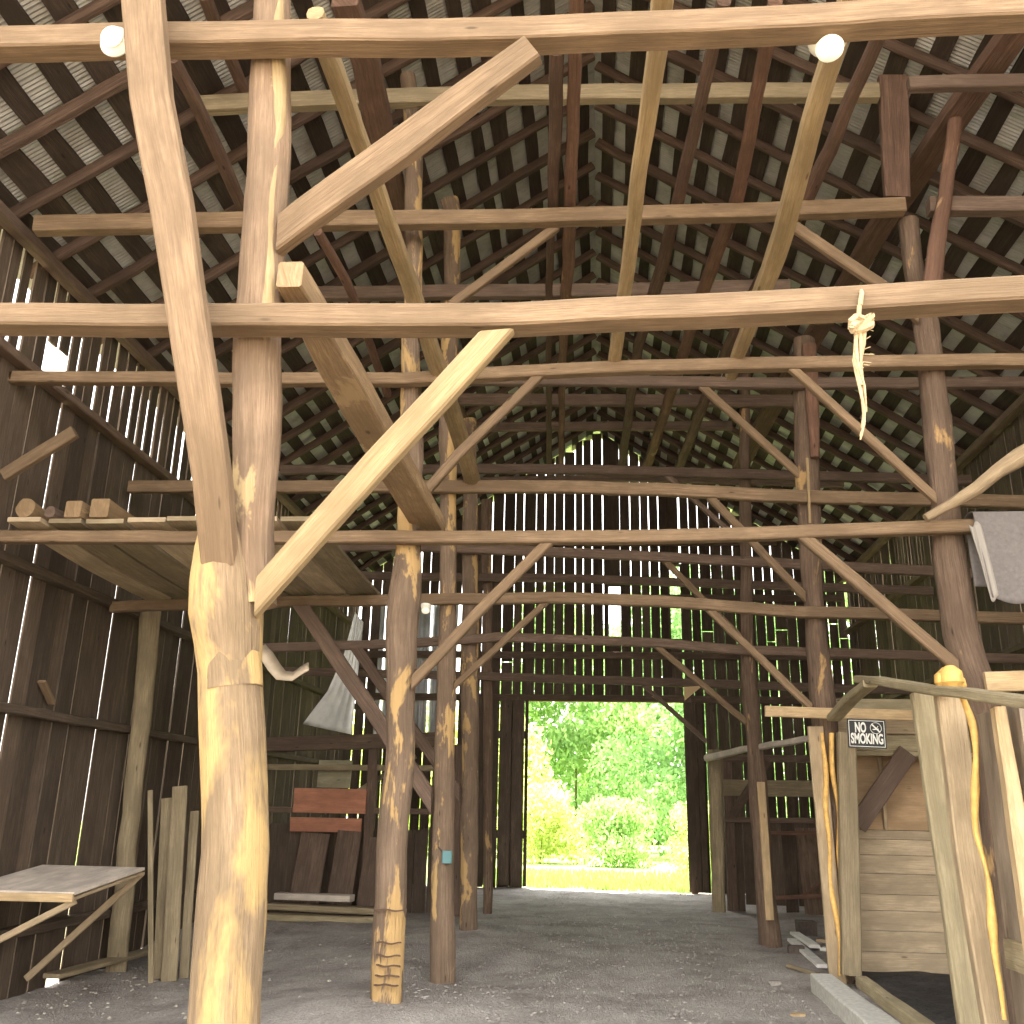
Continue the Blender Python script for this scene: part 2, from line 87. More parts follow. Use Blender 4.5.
PT = {
 'l1low': [(-1.679, 4.72, 0.532), (-1.707, 4.72, 0.774), (-1.721, 4.72, 1.111), (-1.736, 4.72, 1.42), (-1.791, 4.72, 1.835), (-1.829, 4.72, 2.126), (-1.855, 4.72, 2.265), (-1.884, 4.72, 2.428), (-1.903, 4.72, 2.557), (-1.93, 4.72, 2.742), (-1.957, 4.72, 2.931), (-1.999, 4.72, 3.114)],
 'l1loww': [0.319, 0.324, 0.322, 0.32, 0.324, 0.32, 0.308, 0.337, 0.386, 0.354, 0.305, 0.192],
 'l1up': [(-1.75, 4.72, 2.604), (-1.775, 4.72, 2.849), (-1.832, 4.72, 3.293), (-1.869, 4.72, 3.761), (-1.902, 4.72, 4.257), (-1.931, 4.72, 4.714), (-1.949, 4.72, 5.196), (-1.988, 4.72, 5.779), (-2.018, 4.72, 6.085), (-2.058, 4.72, 6.562)],
 'l1upw': [0.206, 0.188, 0.236, 0.259, 0.261, 0.245, 0.245, 0.259, 0.251, 0.231],
 'l1band': [(-1.863, 4.72, 2.341), (-1.834, 4.72, 2.175)],
 'l1knot': [(-1.918, 4.6, 2.406), (-1.702, 4.6, 2.498)],
 'bulb': [(1.34, 4.585, 5.884), (1.334, 4.585, 5.813)],
 'bulbr': 0.08,
 'bulb2': [(-2.86, 4.41, 5.982)],
 'bulb2r': 0.078,
 'ropet': [(1.335, 4.37, 4.158), (1.305, 4.37, 3.985), (1.274, 4.37, 3.963)],
 'ropeh': [(1.308, 4.37, 3.962), (1.285, 4.37, 3.864), (1.266, 4.37, 3.756), (1.278, 4.37, 3.622), (1.28, 4.37, 3.491), (1.264, 4.37, 3.413), (1.241, 4.37, 3.357)],
 'cloth': [(3.351, 8.5, 4.226), (3.338, 8.5, 3.427), (3.45, 8.5, 3.33), (3.702, 8.5, 3.357), (3.82, 8.5, 4.222)],
 'sign': [(2.687, 10.97, 2.675), (3.092, 10.97, 2.691), (3.095, 10.97, 2.393), (2.704, 10.97, 2.367)],
 'plankwall': [(2.79, 11.95, -0.048), (3.975, 11.95, -0.009), (4.163, 11.95, 1.575), (2.927, 11.95, 1.549)],
 'plywall': [(2.876, 11.98, 1.526), (4.325, 11.98, 1.556), (4.434, 11.98, 2.447)],
 'topplank': [(2.719, 11.52, 2.989), (2.703, 11.52, 2.784), (2.687, 11.52, 2.581), (2.672, 11.52, 2.392), (4.814, 11.52, 2.976)],
 'foam': [(2.5, 6.96, 2.448), (2.5, 6.888, 2.271), (2.5, 6.888, 2.054), (2.5, 6.928, 1.829), (2.5, 6.978, 1.574), (2.5, 6.922, 1.327), (2.5, 6.916, 0.996), (2.5, 6.906, 0.734), (2.5, 6.907, 0.45)],
 'foamw': [0.062, 0.068, 0.074, 0.08, 0.06, 0.052, 0.077, 0.057, 0.05],
 'foamblob': [(2.5, 7.263, 2.634)],
 'panel': [(2.72, 7.412, 2.395), (2.72, 6.853, 2.31), (2.72, 7.018, 1.143)],
 'benchl': [(-5.635, 9.25, 0.814), (-4.899, 9.25, 0.833), (-4.886, 9.25, 0.755), (-5.562, 9.25, 0.434), (-5.695, 9.25, 0.362)],
 'bencht': [(-4.9, 9.253, 0.833), (-4.9, 10.663, 0.987)],
 'brace2': [(-4.918, 10.6, 0.929), (-6.116, 10.6, -0.22)],
 'lplanks': [[(-5.148, 12.0, -0.122), (-5.398, 12.0, 1.728)], [(-4.98, 11.9, -0.051), (-5.206, 11.9, 1.872)], [(-4.886, 12.1, -0.018), (-5.062, 12.1, 1.581)], [(-5.06, 11.6, 0.11), (-5.442, 11.6, 1.812)]],
 'wpost': [(-5.85, 12.31, -0.329), (-5.85, 12.189, 0.928), (-5.85, 12.08, 2.555), (-5.85, 11.965, 4.09)],
 'wpostw': [0.254, 0.235, 0.23, 0.263],
 'orange': [(-5.071, 16.3, 1.976), (-3.848, 16.3, 1.997), (-3.82, 16.3, 1.57), (-5.011, 16.3, 1.311)],
 'lbeam': [(-5.677, 16.5, 2.732), (-3.635, 16.5, 2.776), (-2.762, 16.5, 2.871)],
 'tarp': [(-4.417, 16.9, 5.087), (-4.257, 16.9, 4.903), (-4.299, 16.9, 2.899), (-5.194, 16.9, 2.888), (-5.16, 16.9, 3.112), (-4.753, 16.9, 3.676), (-4.527, 16.9, 4.302)],
 'strap': [(-3.201, 8.8, 3.068), (-3.126, 8.8, 3.002), (-3.037, 8.8, 2.881), (-2.962, 8.8, 2.806), (-2.847, 8.8, 2.798), (-2.757, 8.8, 2.864), (-2.702, 8.8, 2.892)],
 'olive': [(-5.045, 17.5, 2.497), (-4.44, 17.5, 2.021)],
 'lpile': [[(-5.108, 15.779, 0.1), (-3.815, 17.289, 0.1)], [(-5.904, 18.608, 0.16), (-4.804, 19.023, 0.16)], [(-5.251, 17.144, 0.12), (-4.22, 18.822, 0.12)], [(-5.811, 18.588, 0.25), (-3.896, 17.371, 0.25)]],
 'rpile': [[(2.624, 14.681, 0.05), (2.55, 12.452, 0.05)], [(2.785, 15.321, 0.05), (2.763, 13.859, 0.05)], [(2.877, 14.217, 0.06), (3.101, 14.065, 0.06)], [(2.116, 12.189, 0.05), (2.32, 11.572, 0.05)], [(2.789, 13.57, 0.05), (2.979, 13.428, 0.05)]],
 'rblock': (3.032, 15.731, 0.0),
 'rblock2': (2.504, 13.717, 0.0),
 'fl1': (1.801, 11.202, 0.0),
 'fl2': (1.704, 9.473, 0.0),
 'rframe': [(3.029, 19.0, 1.397), (4.056, 19.0, 1.419), (3.974, 19.0, 0.34), (2.963, 19.0, 0.28), (3.924, 19.0, 1.329), (3.639, 19.0, 0.331), (3.427, 19.0, 0.596)],
 'rpanel': [(3.621, 19.3, 1.317), (4.222, 19.3, 1.33), (4.089, 19.3, 0.305), (3.659, 19.3, 0.293)],
 'rrail': [(2.164, 18.6, 2.186), (4.346, 18.6, 2.172), (2.147, 18.6, 1.817), (4.315, 18.6, 1.79)],
 'teal': [(-1.696, 11.22, 1.153)],
 'plankR4': [(2.251, 14.22, 2.126), (2.268, 14.22, 0.338)],
 'cuts': [(-1.79, 8.74, 0.554), (-1.792, 8.74, 0.453), (-1.787, 8.74, 0.376), (-1.791, 8.74, 0.3), (-1.796, 8.74, 0.231), (-1.805, 8.74, 0.813)],
 'loftedge': [(-6.0, 8.86, 4.004), (-6.0, 12.044, 4.215)],
 'sides': {},
 'bulb3': [(-2.064, 11.2, 3.998)],
 'stick': [(-6.05, 10.049, 2.902), (-6.05, 10.313, 2.695)],
 'wedge': [(1.502, 17.38, 3.846)],
}

# ------------------------------------------------------------------ materials
def nodes(name):
    m = bpy.data.materials.new(name); m.use_nodes = True
    nt = m.node_tree; nt.nodes.clear()
    out = nt.nodes.new('ShaderNodeOutputMaterial'); b = nt.nodes.new('ShaderNodeBsdfPrincipled')
    nt.links.new(b.outputs[0], out.inputs[0])
    return m, nt, b
def N(nt, t, **kw):
    n = nt.nodes.new('ShaderNode' + t)
    for k, v in kw.items():
        if k.startswith('_'): setattr(n, k[1:], v)
        else: n.inputs[k.replace('__', ' ')].default_value = v
    return n
def ramp(nt, fac, stops):
    r = nt.nodes.new('ShaderNodeValToRGB'); e = r.color_ramp.elements
    while len(e) < len(stops): e.new(.5)
    for i, (p, c) in enumerate(stops):
        e[i].position = p; e[i].color = (*c, 1) if len(c) == 3 else c
    nt.links.new(fac, r.inputs[0]); return r.outputs[0]
def mix(nt, fac, a, b, mode='MIX'):
    n = nt.nodes.new('ShaderNodeMix'); n.data_type = 'RGBA'; n.blend_type = mode
    for s, i in ((fac, 0), (a, 6), (b, 7)):
        if hasattr(s, 'links'): nt.links.new(s, n.inputs[i])
        else: n.inputs[i].default_value = s if i == 0 else (*s, 1)
    return n.outputs[2]
def mth(nt, op, a, b=0.0):
    n = nt.nodes.new('ShaderNodeMath'); n.operation = op
    for i, s in enumerate((a, b)):
        if hasattr(s, 'links'): nt.links.new(s, n.inputs[i])
        else: n.inputs[i].default_value = s
    return n.outputs[0]
def wood(name, dark, mid, light, patch=None, patch_at=.62, pw=.035, island=False, vary=.25, bump=.35, rough=.85):
    """timber whose grain runs along the U direction of the member"""
    m, nt, b = nodes(name); L = nt.links.new
    uv = N(nt, 'UVMap'); rnd = nt.nodes.new('ShaderNodeNewGeometry').outputs['Random Per Island'] if island else N(nt, 'ObjectInfo').outputs['Random']
    sep = N(nt, 'SeparateXYZ'); L(uv.outputs[0], sep.inputs[0])
    off = mth(nt, 'MULTIPLY', rnd, 37.0)
    def vec(su, sv):
        c = N(nt, 'CombineXYZ')
        L(mth(nt, 'MULTIPLY', sep.outputs[0], su), c.inputs[0]); L(mth(nt, 'MULTIPLY', sep.outputs[1], sv), c.inputs[1]); L(off, c.inputs[2])
        return c.outputs[0]
    g = N(nt, 'TexNoise', Scale=1.0, Detail=7.0, Roughness=.65, Distortion=.6); L(vec(1.3, 34.0), g.inputs['Vector'])
    bl = N(nt, 'TexNoise', Scale=1.0, Detail=4.0, Roughness=.6); L(vec(2.2, 5.0), bl.inputs['Vector'])
    col = ramp(nt, g.outputs['Fac'], [(.22, dark), (.5, mid), (.8, light)])
    fg = N(nt, 'TexNoise', Scale=1.0, Detail=5.0, Roughness=.7); L(vec(5.0, 130.0), fg.inputs['Vector'])
    col = mix(nt, ramp(nt, fg.outputs['Fac'], [(.32, (.75,)*3), (.58, (0,)*3)]), col, dark)
    col = mix(nt, ramp(nt, bl.outputs['Fac'], [(.38, (.75,)*3), (.66, (0,)*3)]), col, tuple(x * .55 for x in mid))
    kn = N(nt, 'TexVoronoi', Scale=1.0); L(vec(1.7, 6.5), kn.inputs['Vector'])
    col = mix(nt, ramp(nt, kn.outputs['Distance'], [(.035, (.85,)*3), (.085, (0,)*3)]), col, tuple(x * .45 for x in dark))
    if patch:
        pn = N(nt, 'TexNoise', Scale=1.0, Detail=5.0, Roughness=.62, Distortion=.4); L(vec(1.1, 3.2), pn.inputs['Vector'])
        col = mix(nt, ramp(nt, pn.outputs['Fac'], [(patch_at, (0,)*3), (patch_at + pw, (1,)*3)]), col, mix(nt, g.outputs['Fac'], tuple(x * .8 for x in patch), patch))
    hv = N(nt, 'HueSaturation'); L(col, hv.inputs['Color'])
    L(mth(nt, 'ADD', mth(nt, 'MULTIPLY', rnd, 2 * vary), 1.0 - vary), hv.inputs['Value'])
    L(hv.outputs[0], b.inputs['Base Color']); b.inputs['Roughness'].default_value = rough
    b.inputs['Specular IOR Level'].default_value = .25
    bp = N(nt, 'Bump', Strength=min(1, bump * 1.5), Distance=.03); L(mth(nt, 'ADD', g.outputs['Fac'], mth(nt, 'MULTIPLY', fg.outputs['Fac'], .5)), bp.inputs['Height']); L(bp.outputs[0], b.inputs['Normal'])
    return m
MAT = {
 'sawn': wood('sawn_timber', (0.129, 0.082, 0.050), (0.258, 0.172, 0.101), (0.344, 0.241, 0.148), vary=.12),
 'pale': wood('pale_pole_wood', (0.248, 0.166, 0.083), (0.432, 0.308, 0.161), (0.524, 0.396, 0.230), vary=.1),
 'pale2': wood('peeled_pole_wood', (0.198, 0.122, 0.063), (0.360, 0.239, 0.131), (0.468, 0.333, 0.198), patch=(0.432, 0.297, 0.162), vary=.06),
 'log': wood('hewn_log', (.13, .085, .055), (.29, .20, .135), (.40, .29, .195), patch=(.60, .39, .17), patch_at=.545, vary=.1, bump=.6),
 'front': wood('peeled_front_post', (.17, .11, .065), (.36, .25, .145), (.48, .355, .215), patch=(.54, .36, .15), patch_at=.47, pw=.10, vary=.02, bump=.6),
 'frontup': wood('hewn_front_post', (.17, .105, .065), (.32, .215, .135), (.44, .31, .2), patch=(.52, .37, .19), patch_at=.6, vary=.02, bump=.5),
 'logd': wood('dark_hewn_log', (.085, .055, .038), (.225, .15, .102), (.37, .26, .175), patch=(.54, .34, .15), patch_at=.60, pw=.05, vary=.12, bump=.8),
 'bark': wood('red_bark_pole', (.13, .065, .045), (.27, .15, .10), (.40, .23, .14), patch=(.46, .29, .16), patch_at=.64, vary=.12, bump=.7),
 'barkd': wood('dark_bark_pole', (.075, .045, .035), (.19, .115, .08), (.30, .19, .12), vary=.15, bump=.7),
 'purl': wood('rough_purlin', (.09, .052, .038), (.22, .13, .09), (.33, .20, .13), vary=.1, bump=.7),
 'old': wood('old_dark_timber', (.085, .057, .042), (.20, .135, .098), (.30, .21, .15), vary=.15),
 'weather': wood('weathered_timber', (0.187, 0.138, 0.084), (0.363, 0.286, 0.176), (0.495, 0.396, 0.250), vary=.08),
 'weatherl': wood('grey_weathered_board', (0.250, 0.195, 0.113), (0.440, 0.360, 0.218), (0.560, 0.470, 0.302), vary=.08),
 'pine': wood('fresh_pine', (.46, .30, .15), (.66, .47, .26), (.76, .58, .36), vary=.04),
 'pinew': wood('tan_pine', (.33, .23, .13), (.52, .39, .24), (.62, .48, .32), patch=(.62, .42, .2), patch_at=.68, vary=.04),
 'branch': wood('bare_branch', (.30, .21, .12), (.53, .39, .24), (.64, .5, .33), vary=.02, bump=.6),
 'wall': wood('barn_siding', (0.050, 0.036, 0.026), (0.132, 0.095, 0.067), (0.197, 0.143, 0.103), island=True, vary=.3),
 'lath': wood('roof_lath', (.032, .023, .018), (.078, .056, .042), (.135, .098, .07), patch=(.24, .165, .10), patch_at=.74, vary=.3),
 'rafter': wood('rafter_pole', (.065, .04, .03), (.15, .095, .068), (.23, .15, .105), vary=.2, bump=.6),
 'plank': wood('stall_planks', (.34, .25, .155), (.58, .45, .295), (.68, .54, .37), island=True, vary=.08),
 'ply': wood('orange_plywood', (.38, .24, .13), (.52, .35, .20), (.60, .42, .26), vary=.03, bump=.1),
 'greyply': wood('grey_plywood', (.22, .17, .12), (.34, .265, .19), (.42, .34, .25), vary=.03, bump=.2),
 'orange': wood('orange_painted_board', (.40, .17, .10), (.52, .23, .14), (.58, .28, .18), vary=.05, bump=.1),
 'olive': wood('faded_board', (.25, .22, .14), (.36, .32, .21), (.42, .37, .25), vary=.05, bump=.1),
 'tabletop': wood('pale_grey_table', (.54, .45, .37), (.70, .60, .50), (.78, .69, .59), vary=.03, bump=.15),
}
def plain(name, col, rough=.7, metal=0, emit=None, es=1.0, noisy=0, nscale=8.0):
    m, nt, b = nodes(name)
    b.inputs['Base Color'].default_value = (*col, 1); b.inputs['Roughness'].default_value = rough; b.inputs['Metallic'].default_value = metal
    if noisy:
        t = N(nt, 'TexCoord'); n = N(nt, 'TexNoise', Scale=nscale, Detail=6.0, Roughness=.6); nt.links.new(t.outputs['Object'], n.inputs['Vector'])
        nt.links.new(ramp(nt, n.outputs['Fac'], [(.3, tuple(x * (1 - noisy) for x in col)), (.7, tuple(min(1, x * (1 + noisy)) for x in col))]), b.inputs['Base Color'])
        bp = N(nt, 'Bump', Strength=.3, Distance=.01); nt.links.new(n.outputs['Fac'], bp.inputs['Height']); nt.links.new(bp.outputs[0], b.inputs['Normal'])
    if emit:
        b.inputs['Emission Color'].default_value = (*emit, 1); b.inputs['Emission Strength'].default_value = es
    return m
MAT['foam'] = plain('yellow_foam', (.72, .43, .12), .6, noisy=.25, nscale=14)
MAT['whiteboard'] = plain('white_painted_board', (.74, .71, .64), .8, noisy=.15)
MAT['black'] = plain('sign_black', (.012, .011, .010), .45)
MAT['white'] = plain('sign_white', (.80, .79, .72), .5)
MAT['porcelain'] = plain('white_porcelain', (.80, .77, .66), .35)
MAT['bulb'] = plain('lit_bulb', (.9, .85, .7), .4, emit=(1, .90, .62), es=0.12)
MAT['rope'] = plain('frayed_rope', (.42, .31, .175), .9, noisy=.3, nscale=60)
MAT['cloth'] = plain('grey_cloth', (.165, .145, .135), .95, noisy=.15, nscale=30)
MAT['clothback'] = plain('pale_cloth_edge', (.30, .27, .235), .95)
MAT['teal'] = plain('teal_box', (.10, .23, .24), .5)
MAT['cut'] = plain('saw_cut_dark', (.10, .055, .035), .9)
MAT['sheetwhite'] = plain('bent_tin', (.84, .84, .80), .45, metal=.2, noisy=.15, nscale=4)
MAT['strap'] = plain('curled_strip', (.32, .25, .17), .6, noisy=.2)
MAT['concrete'] = plain('pale_block', (.55, .53, .47), .9, noisy=.2, nscale=20)
MAT['darkstone'] = plain('dark_chunk', (.10, .075, .06), .9, noisy=.3, nscale=20)
MAT['stone'] = plain('gravel_stone', (.30, .265, .23), .95, noisy=.3, nscale=40)
MAT['chip'] = plain('pale_chip', (.40, .35, .28), .9)
MAT['trunk'] = wood('tree_bark', (.07, .05, .035), (.16, .12, .085), (.25, .2, .15), bump=.8)
def metal_roof():
    m, nt, b = nodes('corrugated_iron'); L = nt.links.new
    t = N(nt, 'TexCoord'); sp = N(nt, 'SeparateXYZ'); L(t.outputs['Object'], sp.inputs[0])
    w = N(nt, 'TexWhiteNoise', _noise_dimensions='2D'); c = N(nt, 'CombineXYZ')
    L(mth(nt, 'FLOOR', mth(nt, 'DIVIDE', sp.outputs[1], .66)), c.inputs[0]); L(mth(nt, 'FLOOR', mth(nt, 'DIVIDE', sp.outputs[0], 2.05)), c.inputs[1]); L(c.outputs[0], w.inputs['Vector'])
    n = N(nt, 'TexNoise', Scale=2.2, Detail=8.0, Roughness=.7); L(t.outputs['Object'], n.inputs['Vector'])
    col = ramp(nt, n.outputs['Fac'], [(.3, (.27, .25, .21)), (.5, (.47, .46, .43)), (.72, (.60, .60, .57))])
    col = mix(nt, mth(nt, 'MULTIPLY', w.outputs['Value'], .45), col, (.30, .28, .24))
    L(col, b.inputs['Base Color']); b.inputs['Metallic'].default_value = .35; b.inputs['Roughness'].default_value = .5
    return m
MAT['roof'] = metal_roof()
def dirt(name, a, bcol, c, scale=1.2):
    m, nt, b = nodes(name); L = nt.links.new
    t = N(nt, 'TexCoord')
    n1 = N(nt, 'TexNoise', Scale=scale, Detail=9.0, Roughness=.68); L(t.outputs['Object'], n1.inputs['Vector'])
    n2 = N(nt, 'TexNoise', Scale=28.0, Detail=6.0, Roughness=.7); L(t.outputs['Object'], n2.inputs['Vector'])
    n3 = N(nt, 'TexVoronoi', Scale=45.0); L(t.outputs['Object'], n3.inputs['Vector'])
    col = ramp(nt, n1.outputs['Fac'], [(.3, a), (.5, bcol), (.72, c)])
    col = mix(nt, .35, col, ramp(nt, n2.outputs['Fac'], [(.3, tuple(x * .45 for x in a)), (.7, tuple(x * 1.15 for x in c))]))
    L(col, b.inputs['Base Color']); b.inputs['Roughness'].default_value = .95; b.inputs['Specular IOR Level'].default_value = .15
    h = mth(nt, 'ADD', n2.outputs['Fac'], mth(nt, 'MULTIPLY', n3.outputs['Distance'], .5))
    bp = N(nt, 'Bump', Strength=.7, Distance=.03); L(h, bp.inputs['Height']); L(bp.outputs[0], b.inputs['Normal'])
    return m
MAT['dirt'] = dirt('barn_dirt', (.15, .128, .112), (.36, .32, .285), (.54, .49, .44))
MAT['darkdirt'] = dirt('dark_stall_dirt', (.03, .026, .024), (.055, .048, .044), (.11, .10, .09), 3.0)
MAT['yard'] = dirt('gravel_yard', (.10, .082, .06), (.14, .115, .085), (.18, .148, .11))
MAT['sideground'] = dirt('dry_side_ground', (.16, .15, .09), (.24, .22, .14), (.31, .28, .19))
MAT['lawn'] = dirt('lawn', (.14, .22, .05), (.24, .34, .09), (.36, .44, .15), .5)
def leafmat(name, c1, c2):
    m, nt, b = nodes(name); L = nt.links.new
    g = nt.nodes.new('ShaderNodeNewGeometry')
    col = ramp(nt, g.outputs['Random Per Island'], [(0, c1), (1, c2)])
    L(col, b.inputs['Base Color']); b.inputs['Roughness'].default_value = .6
    tr = N(nt, 'BsdfTranslucent'); L(col, tr.inputs[0]); ms = N(nt, 'MixShader'); ms.inputs[0].default_value = .55
    L(b.outputs[0], ms.inputs[1]); L(tr.outputs[0], ms.inputs[2]); L(ms.outputs[0], nt.nodes['Material Output'].inputs[0])
    return m
MAT['leaf'] = leafmat('green_leaves', (.20, .35, .11), (.38, .53, .20))
MAT['leafd'] = leafmat('deep_green_leaves', (.14, .27, .085), (.28, .44, .17))
MAT['leafy'] = leafmat('yellow_green_leaves', (.33, .42, .10), (.58, .62, .25))
MAT['grass'] = leafmat('grass_blades', (.16, .27, .05), (.34, .44, .12))
MAT['fibre'] = plain('grey_corrugated_tin', (.55, .56, .56), .4, metal=.4, noisy=.15, nscale=3)
# ------------------------------------------------------------------ mesh builders
class MB:
    def __init__(s): s.v = []; s.f = []; s.uv = []
    def quad(s, ids, uvs): s.f.append(ids); s.uv.append(uvs)
    def tube(s, pts, w, d=None, sec='sawn', seed=0, amp=None, step=.2, cap=True, cuts=()):
        """a member along a polyline; w across, d through (defaults to w)"""
        pts = [V(p) for p in pts]; n = len(pts)
        W = w if isinstance(w, (list, tuple)) else [w] * n
        D = W if d is None else [d] * n
        if sec in ('log', 'trunk') and d is not None: D = [(d + x) / 2 for x in W]
        if amp is None: amp = {'sawn': .004, 'pole': .008, 'log': .01}.get(sec, 0)
        P, WW, DD = [], [], []
        for i in range(n - 1):
            L = (pts[i + 1] - pts[i]).length; k = max(1, int(L / step))
            for j in range(k):
                t = j / k; P.append(pts[i].lerp(pts[i + 1], t)); WW.append(W[i] + (W[i + 1] - W[i]) * t); DD.append(D[i] + (D[i + 1] - D[i]) * t)
        P.append(pts[-1]); WW.append(W[-1]); DD.append(D[-1])
        if sec in ('log', 'pole', 'trunk') and len(P) > 4:
            for _ in range(2): P = [P[0]] + [(P[i - 1] + P[i] * 2 + P[i + 1]) / 4 for i in range(1, len(P) - 1)] + [P[-1]]
        if sec == 'trunk': sec, lob = 'log', .35
        else: lob = 1.0
        ns = {'sawn': 8, 'pole': 10, 'log': 16, 'flat': 4, 'cord': 6}[sec]
        base = len(s.v); dist = 0; U = []
        for i, p in enumerate(P):
            T = (P[min(i + 1, len(P) - 1)] - P[max(i - 1, 0)]).normalized()
            ref = V((0, 0, 1)) if abs(T.y) > .75 else V((0, 1, 0))
            B = ref.cross(T).normalized(); Nn = T.cross(B)
            if i: dist += (p - P[i - 1]).length
            U.append(dist); a, b = WW[i] / 2, DD[i] / 2
            if sec in ('sawn', 'flat'):
                c = min(.012, a * .35, b * .35)
                sh = [(-a, -b), (a, -b), (a, b), (-a, b)] if sec == 'flat' else [(-a + c, -b), (a - c, -b), (a, -b + c), (a, b - c), (a - c, b), (-a + c, b), (-a, b - c), (-a, -b + c)]
            else:
                e = .75 if sec == 'pole' else 1.0
                sh = []
                for k in range(ns):
                    th = 2 * math.pi * k / ns; cx, sx = math.cos(th), math.sin(th)
                    r = 1.0
                    if sec == 'log': r = 1 + lob * .16 * noise.noise((cx * 1.1 + seed * 3.1, sx * 1.1, dist * 1.1)) + .07 * noise.noise((cx * 3 + seed, sx * 3, dist * 4))
                    sh.append((a * r * math.copysign(abs(cx) ** e, cx), b * r * math.copysign(abs(sx) ** e, sx)))
            ox = amp * noise.noise((dist * 1.7, seed * 7.7, 0)) * 2; oy = amp * noise.noise((dist * 1.7, seed * 7.7, 9)) * 2
            for (x, y) in sh:
                q = p + B * (x + ox) + Nn * (y + oy)
                for (end, ax, val) in cuts:            # mitre: slide the end ring along the member onto a plane
                    if i == (0 if end == 0 else len(P) - 1) and abs(T[ax]) > .2: q = q + T * ((val - q[ax]) / T[ax])
                s.v.append(q)
        per = [0]
        for k in range(ns):
            q0, q1 = s.v[base + k], s.v[base + (k + 1) % ns]; per.append(per[-1] + (q1 - q0).length)
        for i in range(len(P) - 1):
            for k in range(ns):
                k2 = (k + 1) % ns
                s.quad([base + i * ns + k, base + i * ns + k2, base + (i + 1) * ns + k2, base + (i + 1) * ns + k],
                       [(U[i], per[k]), (U[i], per[k + 1]), (U[i + 1], per[k + 1]), (U[i + 1], per[k])])
        if cap:
            e = base + (len(P) - 1) * ns
            s.quad([base + k for k in range(ns)][::-1], [(.05 * k, .05 * (k % 3)) for k in range(ns)][::-1])
            s.quad([e + k for k in range(ns)], [(.05 * k, .05 * (k % 3)) for k in range(ns)])
        return s
    def box(s, lo, hi, along='z', jit=0, rng=random):
        """box whose grain runs along an axis; jit skews the corners a little"""
        lo, hi = V(lo), V(hi); b = len(s.v)
        for z in (lo.z, hi.z):
            for (x, y) in ((lo.x, lo.y), (hi.x, lo.y), (hi.x, hi.y), (lo.x, hi.y)):
                s.v.append(V((x + rng.uniform(-jit, jit), y + rng.uniform(-jit, jit), z)))
        for f in ((0, 3, 2, 1), (4, 5, 6, 7), (0, 1, 5, 4), (1, 2, 6, 5), (2, 3, 7, 6), (3, 0, 4, 7)):
            us = []
            for i in f:
                p = s.v[b + i]
                us.append({'z': (p.z, p.x + p.y), 'x': (p.x, p.y + p.z), 'y': (p.y, p.x + p.z)}[along])
            s.quad([b + i for i in f], us)
        return s
    def lathe(s, prof, c, axis=V((0, 0, 1)), n=20):
        axis = axis.normalized(); a = axis.orthogonal().normalized(); bb = axis.cross(a); b = len(s.v); c = V(c)
        for (r, h) in prof:
            for k in range(n):
                t = 2 * math.pi * k / n; s.v.append(c + axis * h + (a * math.cos(t) + bb * math.sin(t)) * r)
        for i in range(len(prof) - 1):
            for k in range(n):
                s.quad([b + i * n + k, b + i * n + (k + 1) % n, b + (i + 1) * n + (k + 1) % n, b + (i + 1) * n + k], [(0, 0)] * 4)
        s.quad([b + k for k in range(n)][::-1], [(0, 0)] * n); e = b + (len(prof) - 1) * n
        s.quad([e + k for k in range(n)], [(0, 0)] * n)
        return s
    def grid(s, fn, nu, nv, scale=(1, 1)):
        b = len(s.v)
        for j in range(nv + 1):
            for i in range(nu + 1): s.v.append(V(fn(i / nu, j / nv)))
        for j in range(nv):
            for i in range(nu):
                q = [b + j * (nu + 1) + i, b + j * (nu + 1) + i + 1, b + (j + 1) * (nu + 1) + i + 1, b + (j + 1) * (nu + 1) + i]
                s.quad(q, [(i / nu * scale[0], j / nv * scale[1]), ((i + 1) / nu * scale[0], j / nv * scale[1]), ((i + 1) / nu * scale[0], (j + 1) / nv * scale[1]), (i / nu * scale[0], (j + 1) / nv * scale[1])])
        return s
    def build(s, name, mat, parent=None, origin=None, smooth=True, angle=40):
        me = bpy.data.meshes.new(name); o = bpy.data.objects.new(name, me); C.objects.link(o)
        wl = V((0, 0, 0))
        if parent is not None:
            p = parent
            while p is not None: wl += p.location; p = p.parent
        if origin is None: origin = wl if parent is not None else V(s.v[0])
        origin = V(origin); o.location = origin - wl; o.parent = parent
        me.from_pydata([tuple(v - origin) for v in s.v], [], s.f)
        uvl = me.uv_layers.new(name='UVMap'); flat = [c for f in s.uv for u in f for c in u]; uvl.data.foreach_set('uv', flat)
        me.materials.append(MAT[mat])
        if smooth:
            me.polygons.foreach_set('use_smooth', [True] * len(me.polygons)); me.set_sharp_from_angle(angle=math.radians(angle))
        me.update(); return o
def tag(o, label=None, cat=None, group=None, kind=None):
    if label: o['label'] = label
    if cat: o['category'] = cat
    if group: o['group'] = group
    if kind: o['kind'] = kind
    return o
def thing(name, label, cat, loc, group=None):
    o = bpy.data.objects.new(name, None); C.objects.link(o); o.location = loc; o.empty_display_size = .1
    return tag(o, label, cat, group, 'thing')
def struct(o): o['kind'] = 'structure'; return o
RZ, K, WX, GY, FY = 11.5, .656, 6.1, 24.0, 3.0     # ridge height, roof pitch, wall offset, gable and front distance
def roofz(x): return RZ - K * abs(x)
